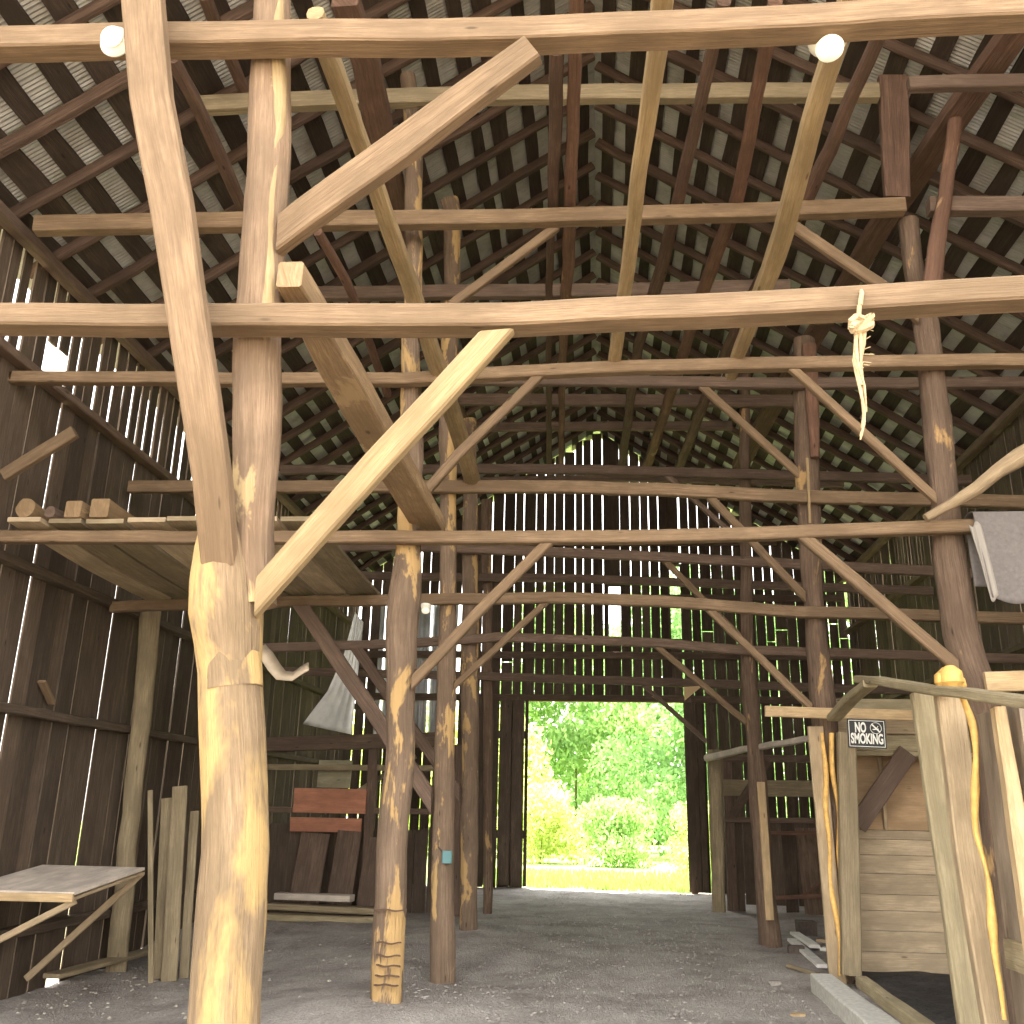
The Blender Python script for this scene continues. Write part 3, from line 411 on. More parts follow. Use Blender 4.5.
def terrain(x, y):
    z = -.30 * min(1, max(0, (-x - 2.4) / 2.2)) * min(1, max(0, (15.5 - y) / 3))
    z += .11 * math.exp(-((x + 1.8) ** 2 + (y - 8.9) ** 2) / .9) - .12 * math.exp(-((x + 1.7) ** 2 + (y - 11.4) ** 2) / 1.2)
    z += .08 * math.exp(-((x + 1.8) ** 2 + (y - 14.4) ** 2) / 1.2)
    return z + .04 * noise.noise((x * .9, y * .9, 3)) + .022 * noise.noise((x * 3, y * 3, 7)) + .01 * noise.noise((x * 9, y * 9, 1))
R = random.Random(11)
# ------------------------------------------------------------------ the setting
m = MB().grid(lambda u, v: ((u - .5) * 12.6, 2.0 + 22.6 * v, terrain((u - .5) * 12.6, 2.0 + 22.6 * v)), 150, 260, (12, 22))
struct(m.build('floor', 'dirt', origin=(0, 0, 0)))
m = MB().grid(lambda u, v: ((u - .5) * 90, -40 + 42.02 * v, -.02 + (0 if v < 1 else 0)), 4, 4); struct(m.build('ground_yard', 'yard', origin=(0, 0, 0)))
m = MB().grid(lambda u, v: ((u - .5) * 120, 24.5 + 60 * v, .03 * noise.noise((u * 40, v * 20, 1)) - .05 + (.5 * max(0, v - .2))), 60, 40); struct(m.build('ground_lawn', 'lawn', origin=(0, 0, 0)))
for sx in (-1, 1):
    m = MB().grid(lambda u, v: (sx * (6.28 + 40 * u), 2.0 + 22.6 * v, -.3 if sx < 0 else -.05), 2, 2); struct(m.build('ground_side', 'sideground', origin=(0, 0, 0)))
# roof: corrugated sheets over laths over rafters
for sx, nm in ((-1, 'left'), (1, 'right')):
    m = MB(); ny = 2000
    def f(u, v):
        y = 2.6 + (24.5 - 2.6) * u; x = sx * (6.5 * (1 - v))
        return (x, y, roofz(x) + .03 + .007 * math.cos(2 * math.pi * y / .0475))
    m.grid(f, ny, 3)
    c = struct(m.build('ceiling_' + nm, 'roof', origin=(0, 0, 0)))
    s0 = .12
    k = 0
    while s0 < 7.6:
        wd = R.uniform(.17, .27); x0 = s0 / math.hypot(1, K); x1 = (s0 + wd) / math.hypot(1, K)
        if x1 > 6.4: break
        m = MB(); sd = R.random() * 90; n = 60
        b = len(m.v)
        for i in range(n + 1):
            y = 2.8 + (24.3 - 2.8) * i / n
            e0 = x0 + .03 * noise.noise((y * .9, sd, 0)); e1 = x1 + .03 * noise.noise((y * .9, sd, 5)); dz = .006 * noise.noise((y * .6, sd, 8))
            for (xx, t) in ((e0, .018), (e1, .018), (e1, -.010), (e0, -.010)): m.v.append(V((sx * xx, y, roofz(xx) + dz + t - .003)))
        for i in range(n):
            y0 = 22 * i / n; y1 = 22 * (i + 1) / n
            for q in range(4):
                q2 = (q + 1) % 4; ids = [b + i * 4 + q, b + i * 4 + q2, b + i * 4 + 4 + q2, b + i * 4 + 4 + q]
                uv = [(y0, q * .2), (y0, q * .2 + .2), (y1, q * .2 + .2), (y1, q * .2)]
                if sx > 0: ids, uv = ids[::-1], uv[::-1]
                m.quad(ids, uv)
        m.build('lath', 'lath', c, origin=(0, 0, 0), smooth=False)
        s0 += R.uniform(.36, .47); k += 1
ORD = ['first', 'second', 'third', 'fourth', 'fifth', 'sixth', 'seventh', 'eighth', 'ninth', 'tenth', 'eleventh', 'twelfth', 'thirteenth', 'fourteenth', 'fifteenth', 'sixteenth', 'seventeenth', 'eighteenth', 'nineteenth', 'twentieth', 'twenty-first', 'twenty-second', 'twenty-third', 'twenty-fourth', 'twenty-fifth', 'twenty-sixth', 'twenty-seventh', 'twenty-eighth']
for sx, nm, y0, stp in ((-1, 'left', 4.93, .79), (1, 'right', 5.25, .78)):
    ys = []
    y = y0
    while y < 23.8: ys.append(y + R.uniform(-.03, .03)); y += stp
    for i, y in enumerate(ys):
        wd = R.uniform(.085, .115); hh = R.uniform(.12, .15)
        off = hh / 2 + .022
        p0 = (sx * 6.32, y, roofz(6.32) - off); p1 = (sx * .03, y + R.uniform(-.03, .03), roofz(.03) - off)
        m = MB().tube([p0, p1], hh, wd, 'pole' if i % 3 else 'sawn', seed=i + 50 * sx, amp=.012, step=.45)
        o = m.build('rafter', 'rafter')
        tag(o, 'dark rafter under the %s roof slope, %s from the front' % (nm, ORD[i]), 'rafter', 'roof rafters', 'thing')
# side walls: wide boards below, narrower gappy boards above
def side_wall(sx, name):
    m = MB(); y = FY; line = 6.1
    while y < GY - .02:
        wd = R.uniform(.20, .34); gap = R.choice((.008, .013, .018, .026)) if sx < 0 else R.choice((.006, .01, .02, .03)); y1 = min(y + wd, GY - .01); t = R.uniform(0, .02); x = sx * (WX + .02 + t)
        lo = min(x, x + sx * .025); hi = max(x, x + sx * .025)
        m.box((lo, y, -.45 if R.random() < .93 else R.uniform(-.3, -.2)), (hi, y1, line), jit=.006, rng=R); y = y1 + gap
    y = FY
    while y < GY - .02:
        wd = R.uniform(.13, .20); gap = R.uniform(.04, .075) if sx < 0 else (R.uniform(.02, .04) if y > 16.5 else R.uniform(.006, .02)); y1 = min(y + wd, GY - .01); t = R.uniform(.03, .05); x = sx * (WX + .02 + t)
        lo = min(x, x + sx * .025); hi = max(x, x + sx * .025); z0 = line - .08 + R.uniform(-.04, 0)
        ztop = roofz(WX) - R.uniform(.0, .06)
        if sx < 0 and y1 > 9.26 and y < 9.62:
            if y < 9.26: y1 = 9.26
            else:
                m.box((lo, y, 6.62), (hi, y1, ztop), rng=R); y = y1 + gap; continue
        m.box((lo, y, z0), (hi, y1, ztop), jit=.006, rng=R); y = y1 + gap
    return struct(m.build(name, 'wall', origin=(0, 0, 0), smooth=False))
WL = side_wall(-1, 'wall_left'); WR = side_wall(1, 'wall_right')
# girts and plates on the side walls; board gaps stand in for lean-to shade
for sx, nm in ((-1, 'left'), (1, 'right')):
    m = MB().tube([(sx * (WX - .04), FY, 6.08), (sx * (WX - .04), GY - .05, 6.05)], .15, .1, 'sawn', seed=3)
    struct(m.build('trim_1' if sx < 0 else 'trim_2', 'old'))
    m = MB().tube([(sx * (WX - .06), FY, 7.36), (sx * (WX - .06), GY - .05, 7.36)], .16, .12, 'sawn', seed=4)
    struct(m.build('trim_3' if sx < 0 else 'trim_4', 'old'))
for i, (sx, z) in enumerate(((-1, 2.55), (-1, 4.02), (1, 2.55), (1, 4.02), (-1, .35), (1, .35))):
    m = MB().tube([(sx * (WX - .05), FY, z - .05), (sx * (WX - .05), GY - .05, z + .1)], .15, .1, 'sawn', seed=9 + i)
    struct(m.build('trim_%d' % (5 + i), 'wall'))
# gable wall with the drive doorway and two loft windows
DX0, DX1, DZ = -1.85, 2.08, 4.33
m = MB(); x = -WX
WIN = ((.26, .56, 5.88, 7.22), (1.80, 2.06, 5.88, 7.75))
def gap_at(x): return R.choice((.010, .018, .028)) if x > -3.6 else R.choice((.02, .035, .05))
while x < WX:
    wd = R.uniform(.18, .29); x1 = min(x + wd, WX)
    for (a, b, _, _) in WIN:
        if x < a < x1: x1 = a
        elif a <= x + 1e-6 and x < b: x1 = min(max(x1, b), b)
    if x < DX0 < x1: x1 = DX0
    if x < DX1 < x1: x1 = DX1
    segs = []; top = min(roofz(x), roofz(x1)) - R.uniform(.0, .03); bot = 0.0
    if x >= DX0 - 1e-6 and x1 <= DX1 + 1e-6: bot = DZ
    w = [q for q in WIN if x >= q[0] - 1e-6 and x1 <= q[1] + 1e-6]
    if w: segs = [(bot, w[0][2]), (w[0][3], top)]
    elif -5.75 < x < -3.75: segs = [(bot, 3.25), (6.75, top)]
    elif R.random() < .35:
        sp = R.uniform(5.2, 6.6); segs = [(bot, sp), (sp + .02, top)]
    else: segs = [(bot, top)]
    for (z0, z1) in segs:
        t = R.uniform(0, .02)
        if z1 > z0:
            m.box((x, GY + t, z0), (x1, GY + t + .025, z1), jit=.005, rng=R)
            if z1 == top and R.random() < .93:
                for v_ in m.v[-4:]: v_.z = roofz(v_.x) + .01
    x = x1 + (0 if any(abs(x1 - q[0]) < 1e-6 for q in WIN) or abs(x1 - DX0) < 1e-6 else gap_at(x1))
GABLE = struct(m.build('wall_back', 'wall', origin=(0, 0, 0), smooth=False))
for i, (a, b, z0, z1) in enumerate(WIN):
    m = MB()
    for q in ((a - .05, a), (b, b + .05)): m.box((q[0], GY - .06, z0 - .05), (q[1], GY - .002, z1 + .05))
    m.box((a - .05, GY - .05, z0 - .05), (b + .05, GY - .003, z0), 'x'); m.box((a - .05, GY - .05, z1), (b + .05, GY - .003, z1 + .05), 'x')
    struct(m.build('window_%d' % (i + 1), 'wall', origin=(0, 0, 0), smooth=False))
for i, z in enumerate((DZ + .06, 5.45, 6.9, 8.35)):
    hw = min(6.0, (RZ - z) / K - .3)
    m = MB().tube([(-hw, GY - .09, z), (hw, GY - .09, z)], .17, .12, 'sawn', seed=i + 70); struct(m.build('trim_%d' % (11 + i), 'old'))
for i, (xa, xb, z1) in enumerate(((-3.0, -1.72, 4.32), (2.02, 2.46, 4.3))):
    m = MB(); x = xa
    while x < xb - .02:
        x1 = min(x + R.uniform(.2, .3), xb); m.box((x, GY - .24, .02 + R.uniform(0, .06)), (x1, GY - .21, z1), jit=.004, rng=R); x = x1 + .022
    m.box((xa, GY - .205, 1.1), (xb, GY - .17, 1.28), 'x'); m.box((xa, GY - .205, 3.4), (xb, GY - .17, 3.58), 'x')
    struct(m.build('door_%d' % (i + 1), 'wall', origin=(0, 0, 0), smooth=False))
# door posts
for i, xx in enumerate((DX0 - .08, DX1 + .07)):
    m = MB().tube([(xx, GY - .1, -.05), (xx, GY - .1, DZ + .1)], .15, .14, 'sawn', seed=i + 80); struct(m.build('trim_%d' % (15 + i), 'old'))
# ------------------------------------------------------------------ frame members
BYL = {}
PO_GROUP = 'timber posts of the frame'
for i, (name, label, cat, group, pts, w, d, sec, mat, amp) in enumerate(MEMBERS):
    pts = [V(p) for p in pts]
    if name == 'timber_post':
        a = 0 if pts[0].z < pts[-1].z else -1
        if pts[a].z < .6: pts[a].z = terrain(pts[a].x, pts[a].y) - .03
        for q in (0, -1):
            lim = roofz(pts[q].x) - .38
            if pts[q].z > lim: pts[q].z = lim
    cuts = [(0, 0, pts[0].x)] if name == 'knee_brace' and pts[0].y < 6 else []
    if label.startswith('pale yellow straight'): cuts.append((-1, 2, pts[-1].z))
    if name == 'knee_brace' and pts[0].y > 6:
        hi = 0 if pts[0].z > pts[-1].z else -1; lo = -1 - hi
        for (n2, _, _, _, p2, w2, _, _, _, _) in MEMBERS:
            for a, b, wa in zip(p2, p2[1:], w2):
                if n2 == 'tie_beam' and abs(a[1] - pts[hi].y) < .2 and min(a[0], b[0]) <= pts[hi].x <= max(a[0], b[0]):
                    zb = a[2] + (b[2] - a[2]) * (pts[hi].x - a[0]) / (b[0] - a[0]) - wa / 2 - .004
                    if abs(zb - pts[hi].z) < .3: cuts.append((hi, 2, zb))
                if n2 == 'timber_post' and abs(a[1] - pts[lo].y) < .5 and min(a[2], b[2]) <= pts[lo].z <= max(a[2], b[2]):
                    xp = a[0] + (b[0] - a[0]) * (pts[lo].z - a[2]) / (b[2] - a[2]); sg = 1 if pts[hi].x > xp else -1
                    xe = xp + sg * wa * .48
                    if abs(xe - pts[lo].x) < .4: cuts.append((lo, 0, xe)); pts[lo].y += .1
    o = MB().tube(pts, w, d, sec, seed=i + 1, amp=amp, cuts=cuts).build(name, mat)
    tag(o, label, cat, group, 'thing'); BYL[label] = o
# ------------------------------------------------------------------ the big forked front post
def ground_at(p, dz=0): return V((p[0], p[1], terrain(p[0], p[1]) + dz))
p0 = PT['l1low'][0]
t = thing('timber_post', 'big peeled forked front post, stoutest in the barn', 'post', ground_at(p0), PO_GROUP)
low = [ground_at(p0, -.02)] + [V(p) for p in PT['l1low'][1:]]
MB().tube(low, PT['l1loww'], None, 'trunk', seed=5.3, amp=.006, step=.12).build('trunk', 'front', t)
up = [V(p) for p in PT['l1up']]; up.append(up[-1] + (up[-1] - up[-2]).normalized() * (9.3 - up[-1].z))
upo = MB().tube(up, PT['l1upw'] + PT['l1upw'][-1:], .24, 'log', seed=2.2, amp=.006, step=.14).build('upper_post', 'frontup', t)
a, b = V(PT['l1band'][0]), V(PT['l1band'][1]); hw = PT['l1loww'][6] / 2
MB().tube([(a.x, a.y, a.z), (b.x, b.y, b.z)], hw * 2.03, hw * 2.03, 'trunk', seed=5.3, amp=0, step=.05).build('splice_band', 'front', t)
ue = [p + V((.05, -.055, 0)) for p in up[2:-1]]
MB().tube(ue, [.05, .11, .13, .10, .12, .11, .10, .11, .1][:len(ue)], .10, 'log', seed=12, amp=.012, step=.1).build('waney_edge', 'pale', upo)
# saw cuts at the foot of the leaning post, teal box, nailed plank
post = BYL['leaning left post of second frame with saw cuts at foot']
for k, p in enumerate(PT['cuts']):
    p = V(p); w = .10 if k < 5 else .125
    m = MB(); n = 8
    pts = [p + V((w * (q / n * 2 - 1), .03 * (q / n * 2 - 1) ** 2 - .012, .006 * math.sin(q + k))) for q in range(n + 1)]
    m.tube(pts, .010, .03, 'flat', amp=0, step=1); m.build('saw_cut', 'cut', post)
post = BYL['left post of third frame with small teal box']
p = V(PT['teal'][0]); m = MB().tube([p + V((0, 0, -.065)), p + V((0, 0, .065))], .11, .06, 'sawn', amp=0); bx = m.build('switch_box', 'teal', post); tag(bx, 'small teal electrical box')
m = MB().tube([p + V((-.06, .0, .06)), p + V((-.11, .04, .1)), p + V((-.125, .06, .5)), p + V((-.13, .06, 1.1)), p + V((-.1, .06, 1.7))], .018, None, 'cord', amp=.004); m.build('cable', 'darkstone', post)
post = BYL['right post of fourth frame with a pale plank nailed on']
a, b = [V(p) for p in PT['plankR4']]; MB().tube([b, a], .11, .05, 'sawn', seed=3).build('nailed_plank', 'pine', post)
# ------------------------------------------------------------------ lampholders and bulbs
def lampholder(c, axis, r, label, fl=1.0):
    t = thing('lampholder', label, 'light', c, 'round white lampholders on the nearest beam')
    pb = MB().lathe([(r * 1.35, 0), (r * 1.4, .012), (r * 1.15, .04), (r * .8, .055), (r * .62, .06)], c, axis, 24).build('porcelain_base', 'porcelain', t)
    MB().lathe([(r * .45, .04), (r * .62, .05), (r * .92, .05 + fl * r * .2), (r, .05 + fl * r * .45), (r * .93, .05 + fl * r * .75), (r * .7, .05 + fl * r * 1.02), (r * .35, .05 + fl * r * 1.17), (.004, .05 + fl * r * 1.2)], c, axis, 24).build('bulb', 'bulb', pb)
b0, b1 = V(PT['bulb'][0]), V(PT['bulb'][1])
lampholder(V((b0.x, b0.y, b0.z + .02)), V((0, -.25, -1)), PT['bulbr'], 'round lit lampholder under the nearest top beam, at right')
q = V(PT['bulb2'][0])
lampholder(V((q.x, 4.418, q.z)), V((0, -1, -.15)), PT['bulb2r'] * .9, 'round white lampholder half hidden by the leaning timber', .35)
q = V(PT['bulb3'][0]); lampholder(q, V((0, -.2, -1)), .05, 'small white lampholder under the third lower tie beam, left of centre')
# ------------------------------------------------------------------ rope on the lower front beam
m = MB(); rt = [V(p) for p in PT['ropet']]; hang = [V(p) for p in PT['ropeh']]
zc = (rt[0].z + rt[1].z) / 2; hz = .105; x = rt[0].x
loop = []
for k in range(25):
    th = 2 * math.pi * k / 24
    loop.append(V((x - .02 * math.cos(th) + .012 * math.sin(3 * th), 4.5 + .105 * math.copysign(abs(math.cos(th)) ** .5, -math.cos(th)), zc + .10 * math.copysign(abs(math.sin(th)) ** .5, math.sin(th)))))
m.tube(loop, .024, None, 'cord', amp=.004, step=.05)
kn = rt[1] + V((-.01, -.005, -.045))
for k in range(3):
    m.tube([kn + V((.05 * math.cos(a_ + k), -.02 + .02 * math.sin(a_ * 2 + k), .035 * math.sin(a_ + k * 2))) for a_ in [i * .7 for i in range(10)]], .035, None, 'cord', amp=0, step=.05)
for k in range(5):
    ph = k * 1.26; pts = []
    for i, p in enumerate(hang):
        f = 1 - .75 * i / (len(hang) - 1); pts.append(p + V((math.cos(ph + i * 1.1) * .02 * f, math.sin(ph + i * 1.1) * .02 * f, -.005 * k)))
    if k: pts = pts[:3 + k]
    m.tube(pts, [.024 * (1 - .75 * i / len(pts)) for i in range(len(pts))], None, 'cord', amp=.004, seed=k, step=.05)
for k in range(14):
    p = hang[0].lerp(hang[4], R.random()); m.tube([p, p + V((R.uniform(-.05, .05), R.uniform(-.03, .0), R.uniform(-.04, .02)))], .005, None, 'cord', amp=0)
tag(m.build('rope', 'rope'), 'frayed pale rope knotted round the lower front beam, hanging down', 'rope')
# ------------------------------------------------------------------ cloth over the loft-level beam
cp = [V(p) for p in PT['cloth']]; xa, zt = cp[0].x, 4.31; wdt = 1.15
def drape(u, v):
    x_ = xa + .02 + wdt * u; s = v * 2.05 - 1.0           # s<0 behind the beam, s>0 in front
    fold = .018 * math.sin(u * 21 + 1) * min(1, abs(s) * 1.5) + .03 * math.sin(u * 7) * abs(s)
    if s < -.1: return (x_ - .02 * s, 8.79 + fold * .4 + .01, zt - (-s - .1) * .72)
    if s < .1: return (x_, 8.7 - s * .9 * 1.0, zt + .012 * math.cos(s * 14))
    d_ = (s - .1); return (x_ + .07 * d_ * (1 - u), 8.60 - .005 - abs(fold), zt - d_ * (.84 + .05 * math.sin(u * 9) + .06 * u))
t = thing('grey_cloth', 'grey cloth hanging over the beam end at the right edge', 'cloth', (xa, 8.7, 4.3))
o = MB().grid(drape, 40, 46).build('cloth', 'cloth', t); md = o.modifiers.new('thickness', 'SOLIDIFY'); md.thickness = .008; md.offset = 0
o = MB().grid(lambda u, v: (xa - .03 + .10 * u + .10 * v, 8.588 - .012 * math.sin(u * 9 + v * 3) - .01, zt - .13 - .68 * v - .03 * math.sin(u * 7)), 10, 16).build('frayed_edge', 'clothback', t)
md = o.modifiers.new('thickness', 'SOLIDIFY'); md.thickness = .008
# ------------------------------------------------------------------ the stall at right with its sign
XS = 2.55
t = thing('stall_end_wall', 'plank end wall of the stall, plywood above pale boards', 'wall', (2.7, 12.0, 0))
m = MB(); z = .03
for k, h in enumerate((.22, .215, .21, .17, .22, .2, .17, .1)):
    m.box((2.68, 11.95 + R.uniform(0, .006), z), (4.25, 11.98, z + h - .006), 'x', jit=.003, rng=R); z += h
m.build('lower_planks', 'plank', t, smooth=False); zt = z
m = MB(); m.box((2.68, 12.0, zt), (4.3, 12.015, 2.72), 'x'); m.build('plywood_sheet', 'ply', t, smooth=False)
for xx in (2.82, 3.28, 3.78): MB().tube([(xx, 11.975, zt), (xx, 11.975, 2.7)], .045, .04, 'sawn', seed=xx).build('stud', 'pinew', t)
t = thing('stall_header', 'broad plank header of the stall behind the sign', 'wall', (2.62, 11.6, 2.4))
tp = [V(p) for p in PT['topplank']]
for k in range(3):
    m = MB(); za, zb = tp[k + 1].z + .006, tp[k].z - .006
    m.box((2.62, 11.62 - .003 * k, za), (5.4, 11.66, zb), 'x', jit=.004, rng=R); m.build('header_plank', 'weatherl' if k != 1 else 'pinew', t, smooth=False)
m = MB(); m.box((2.7, 11.62, tp[3].z - .05), (5.4, 11.655, tp[3].z), 'x'); m.build('header_plank', 'weatherl', t, smooth=False)
MB().tube([(5.3, 11.72, -.1), (5.3, 11.72, tp[0].z - .02)], .14, .1, 'sawn', seed=7).build('header_upright', 'weather', t)
# side of stall nearest the right wall, floor litter
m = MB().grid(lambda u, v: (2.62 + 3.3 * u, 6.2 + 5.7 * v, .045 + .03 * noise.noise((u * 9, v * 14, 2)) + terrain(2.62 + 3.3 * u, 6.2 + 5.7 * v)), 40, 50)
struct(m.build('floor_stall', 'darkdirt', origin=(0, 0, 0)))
fo = BYL['tan stall post edged with yellow foam']
fp = [V(p) for p in PT['foam']]
f = MB().tube(fp, [w_ * .62 * (1 + .3 * math.sin(i_ * 2.3)) for i_, w_ in enumerate(PT['foamw'])], None, 'log', seed=4, amp=.02, step=.03).build('foam_seam', 'foam', fo); tag(f, 'bulging yellow foam seam')
c = V(PT['foamblob'][0]) + V((.06, .02, 0))
m = MB()
for k, (dx, dz, r) in enumerate(((0, 0, .085), (-.05, -.01, .065), (.07, -.03, .06), (.0, .03, .06))):
    m.tube([c + V((dx, .04 * k, dz - r)), c + V((dx, .04 * k, dz - r * .5)), c + V((dx, .04 * k, dz + r * .4)), c + V((dx, .04 * k, dz + r * .9))], [r * 1.2, r * 2, r * 1.8, r * .7], None, 'log', seed=k + 4, step=.03)
tag(m.build('foam_lump', 'foam', fo), 'lump of yellow foam')
for lab, sd in (('right post of third frame rising from stall corner', 1),):
    pr = BYL[lab]
    for k, (dx, w_) in enumerate(((-.045, .05), (.055, .05))):
        pts = [V((2.50 + dx + .012 * math.sin(z_ * 3 + k * 2), 11.16 + .01 * math.sin(z_ * 5), z_)) for z_ in (.1, .5, .9, 1.3, 1.7, 2.1, 2.55)]
        MB().tube(pts, [w_ * (.6 + .6 * abs(math.sin(q * 2.1 + k))) for q in range(7)], .05, 'log', seed=k, amp=.02, step=.04).build('foam_streak', 'foam', pr)
    MB().tube([(2.44, 11.19, .02), (2.42, 11.19, 1.4), (2.40, 11.19, 2.62)], .17, .05, 'sawn', seed=6).build('streaked_board', 'pinew', pr)
p = [V(q) for q in PT['panel']]
t = thing('standing_plywood', 'grey plywood panel beside the foam-edged post', 'panel', (2.7, 6.9, 0))
m = MB(); m.box((2.66, 6.45, .02), (2.69, 7.15, 2.35), 'z', jit=.004, rng=R); m.build('plywood_sheet', 'greyply', t, smooth=False)
m = MB(); m.box((2.635, 6.45, .72), (2.66, 7.13, .9), 'y', jit=.003, rng=R); m.build('cross_board', 'weatherl', t, smooth=False)
# sign
q = [V(s) for s in PT['sign']]
cx = sum((s.x for s in q)) / 4; cz = sum((s.z for s in q)) / 4; sw = q[1].x - q[0].x; sh = q[0].z - q[3].z; ys = 10.965
k_ = ys / 10.97; cx *= k_; cz = 1.6 + (cz - 1.6) * k_; sw *= k_; sh *= k_
t = thing('no_smoking_sign', 'small black NO SMOKING sign on the stall header', 'sign', (cx, ys, cz)); t.rotation_euler = (0, math.radians(1.5), 0)
plate = None
def local(mb, name, mat):
    o = mb.build(name, mat, None, origin=(0, 0, 0), smooth=False); o.parent = plate or t; return o
m = MB(); m.box((-sw / 2, -.004, -sh / 2), (sw / 2, .004, sh / 2), 'x'); plate = local(m, 'sign_plate', 'black')
m = MB(); bi = .014; bt = .006
for (x0, x1, z0, z1) in ((-sw / 2 + bi, sw / 2 - bi, sh / 2 - bi - bt, sh / 2 - bi), (-sw / 2 + bi, sw / 2 - bi, -sh / 2 + bi, -sh / 2 + bi + bt), (-sw / 2 + bi, -sw / 2 + bi + bt, -sh / 2 + bi, sh / 2 - bi), (sw / 2 - bi - bt, sw / 2 - bi, -sh / 2 + bi, sh / 2 - bi)):
    m.box((x0, -.007, z0), (x1, -.004, z1), 'x')
local(m, 'sign_border', 'white')
def text(s, x, z, size, w):
    cu = bpy.data.curves.new('lettering', 'FONT'); cu.body = s; cu.size = size; cu.align_x = 'CENTER'; cu.align_y = 'CENTER'; cu.extrude = .0015; cu.offset = size * .034
    o0 = bpy.data.objects.new('lettering', cu); me = bpy.data.meshes.new_from_object(o0); bpy.data.objects.remove(o0); me.materials.clear(); me.materials.append(MAT['white'])
    o = bpy.data.objects.new('lettering', me); C.objects.link(o); xs_ = [v_.co.x for v_ in me.vertices]; sc_ = w / (max(xs_) - min(xs_))
    o.scale = (sc_, 1, 1); o.rotation_euler = (math.pi / 2, 0, 0); o.location = (x, -.0065, z); o.parent = plate
text('NO', -sw * .16, sh * .19, sh * .48, sw * .29); text('SMOKING', 0, -sh * .19, sh * .48, sw * .84)
m = MB(); rr = sh * .19; c0 = V((sw * .24, -.0065, sh * .2))
ring = [c0 + V((rr * math.cos(i * math.pi / 16), 0, rr * math.sin(i * math.pi / 16))) for i in range(33)]
m.tube(ring, .004, .016, 'flat', amp=0, step=1)
m.tube([c0 + V((-rr * .7, 0, rr * .7)), c0 + V((rr * .7, 0, -rr * .7))], .014, .004, 'flat', amp=0, step=1)
m.tube([c0 + V((-rr * .55, .001, -rr * .25)), c0 + V((rr * .5, .001, -rr * .15))], .012, .003, 'flat', amp=0, step=1)
m.tube([c0 + V((rr * .2, .001, rr * .05)), c0 + V((rr * .45, .001, rr * .4))], .007, .003, 'flat', amp=0, step=1)
local(m, 'cigarette_symbol', 'white')
# ------------------------------------------------------------------ left side: loft, wall post, bench, leaning planks
lw = ['pale-edged loft plank nearest the left wall', 'second loft plank from the left wall', 'third loft plank from the left wall', 'fourth loft plank from the left wall', 'loft plank fourth from the front left posts', 'loft plank third from the front left posts', 'loft plank second from the front left posts', 'loft plank nearest the front left posts']
x = -5.75
for k in range(8):
    wd = R.uniform(.34, .42); y0 = 8.58 - R.uniform(0, .1); z0 = 4.245 + (k % 2) * .005
    m = MB().tube([(x + wd / 2, y0, z0), (x + wd / 2 + R.uniform(-.05, .05), 11.5 + R.uniform(-.1, .2), 4.135)], .045, wd - .02, 'sawn', seed=k + 30, step=.4)
    m = MB(); n = 8
    def pl(u, v, top): return None
    b = len(m.v); x2 = x + wd - .02
    for i in range(n + 1):
        f_ = i / n; yy = y0 + (11.55 - y0) * f_; zz = z0 - .11 * f_ - .03 * math.sin(f_ * math.pi)
        for (xx, dz) in ((x, 0), (x2, 0), (x2, .045), (x, .045)): m.v.append(V((xx + .012 * noise.noise((f_ * 3, k, 0)), yy, zz + dz)))
    for i in range(n):
        for q_ in range(4):
            q2 = (q_ + 1) % 4; m.quad([b + i * 4 + q_, b + i * 4 + q2, b + i * 4 + 4 + q2, b + i * 4 + 4 + q_][::-1], [(3 * i / n, q_ * .3), (3 * i / n, q_ * .3 + .3), (3 * (i + 1) / n, q_ * .3 + .3), (3 * (i + 1) / n, q_ * .3)][::-1])
    m.quad([b, b + 1, b + 2, b + 3], [(0, 0), (.3, 0), (.3, .05), (0, .05)]); m.quad([b + n * 4 + j for j in (3, 2, 1, 0)], [(0, 0)] * 4)
    tag(m.build('loft_plank', 'plank' if k in (0, 3, 6) else 'weather', smooth=False), lw[k], 'plank', 'loft planks on the left aisle', 'thing'); x += wd + R.uniform(.0, .035)
for k, (xx, w_, lab, ln, sec) in enumerate(((-5.62, .2, 'rough log end lying on the loft nearest the wall', 2.2, 'log'), (-5.12, .17, 'squared timber end on the loft beside the rough log', 1.9, 'sawn'), (-4.85, .19, 'squared timber end on the loft farthest from wall', 2.3, 'sawn'), (-5.36, .12, 'small dark timber lying low on the loft', 2.0, 'log'))):
    z0 = 4.30 + w_ / 2
    o = MB().tube([(xx, 8.55, z0), (xx + .1 * (k % 2), 8.6 + ln, z0 - .07)], w_, w_, sec, seed=k + 60).build('loft_timber', 'pale2' if k != 3 else 'old')
    tag(o, lab, 'timber', 'timbers lying on the loft', 'thing')
o = MB().tube([ground_at(PT['wpost'][0], -.03)] + [V(p) for p in PT['wpost'][1:]], PT['wpostw'], .18, 'log', seed=14, amp=.012).build('wall_post', 'weather')
tag(o, 'grey leaning post standing against the left wall boards', 'post', None, 'thing')
o = MB().tube([(-5.85, 12.3, 4.36), (-5.85, 12.3, 5.0)], .26, .2, 'sawn', seed=15).build('stub_post', 'old'); tag(o, 'short dark stub post on the loft by left wall', 'post', None, 'thing')
labs = ['first grey board leaning on left wall past the bench', 'widest grey board leaning on left wall past the bench', 'grey board leaning on left wall nearest the front post', 'narrow batten leaning across the wall post foot']
for k, (s, w_) in enumerate(zip(PT['lplanks'], (.14, .19, .11, .06))):
    a, b = V(s[0]), V(s[1]); a = ground_at(a, .0); a.y -= .06; b.y += .12
    o = MB().tube([a, b], w_, .03, 'sawn', seed=k + 90).build('leaning_board', 'weather'); tag(o, labs[k], 'board', 'boards leaning on the left wall', 'thing')
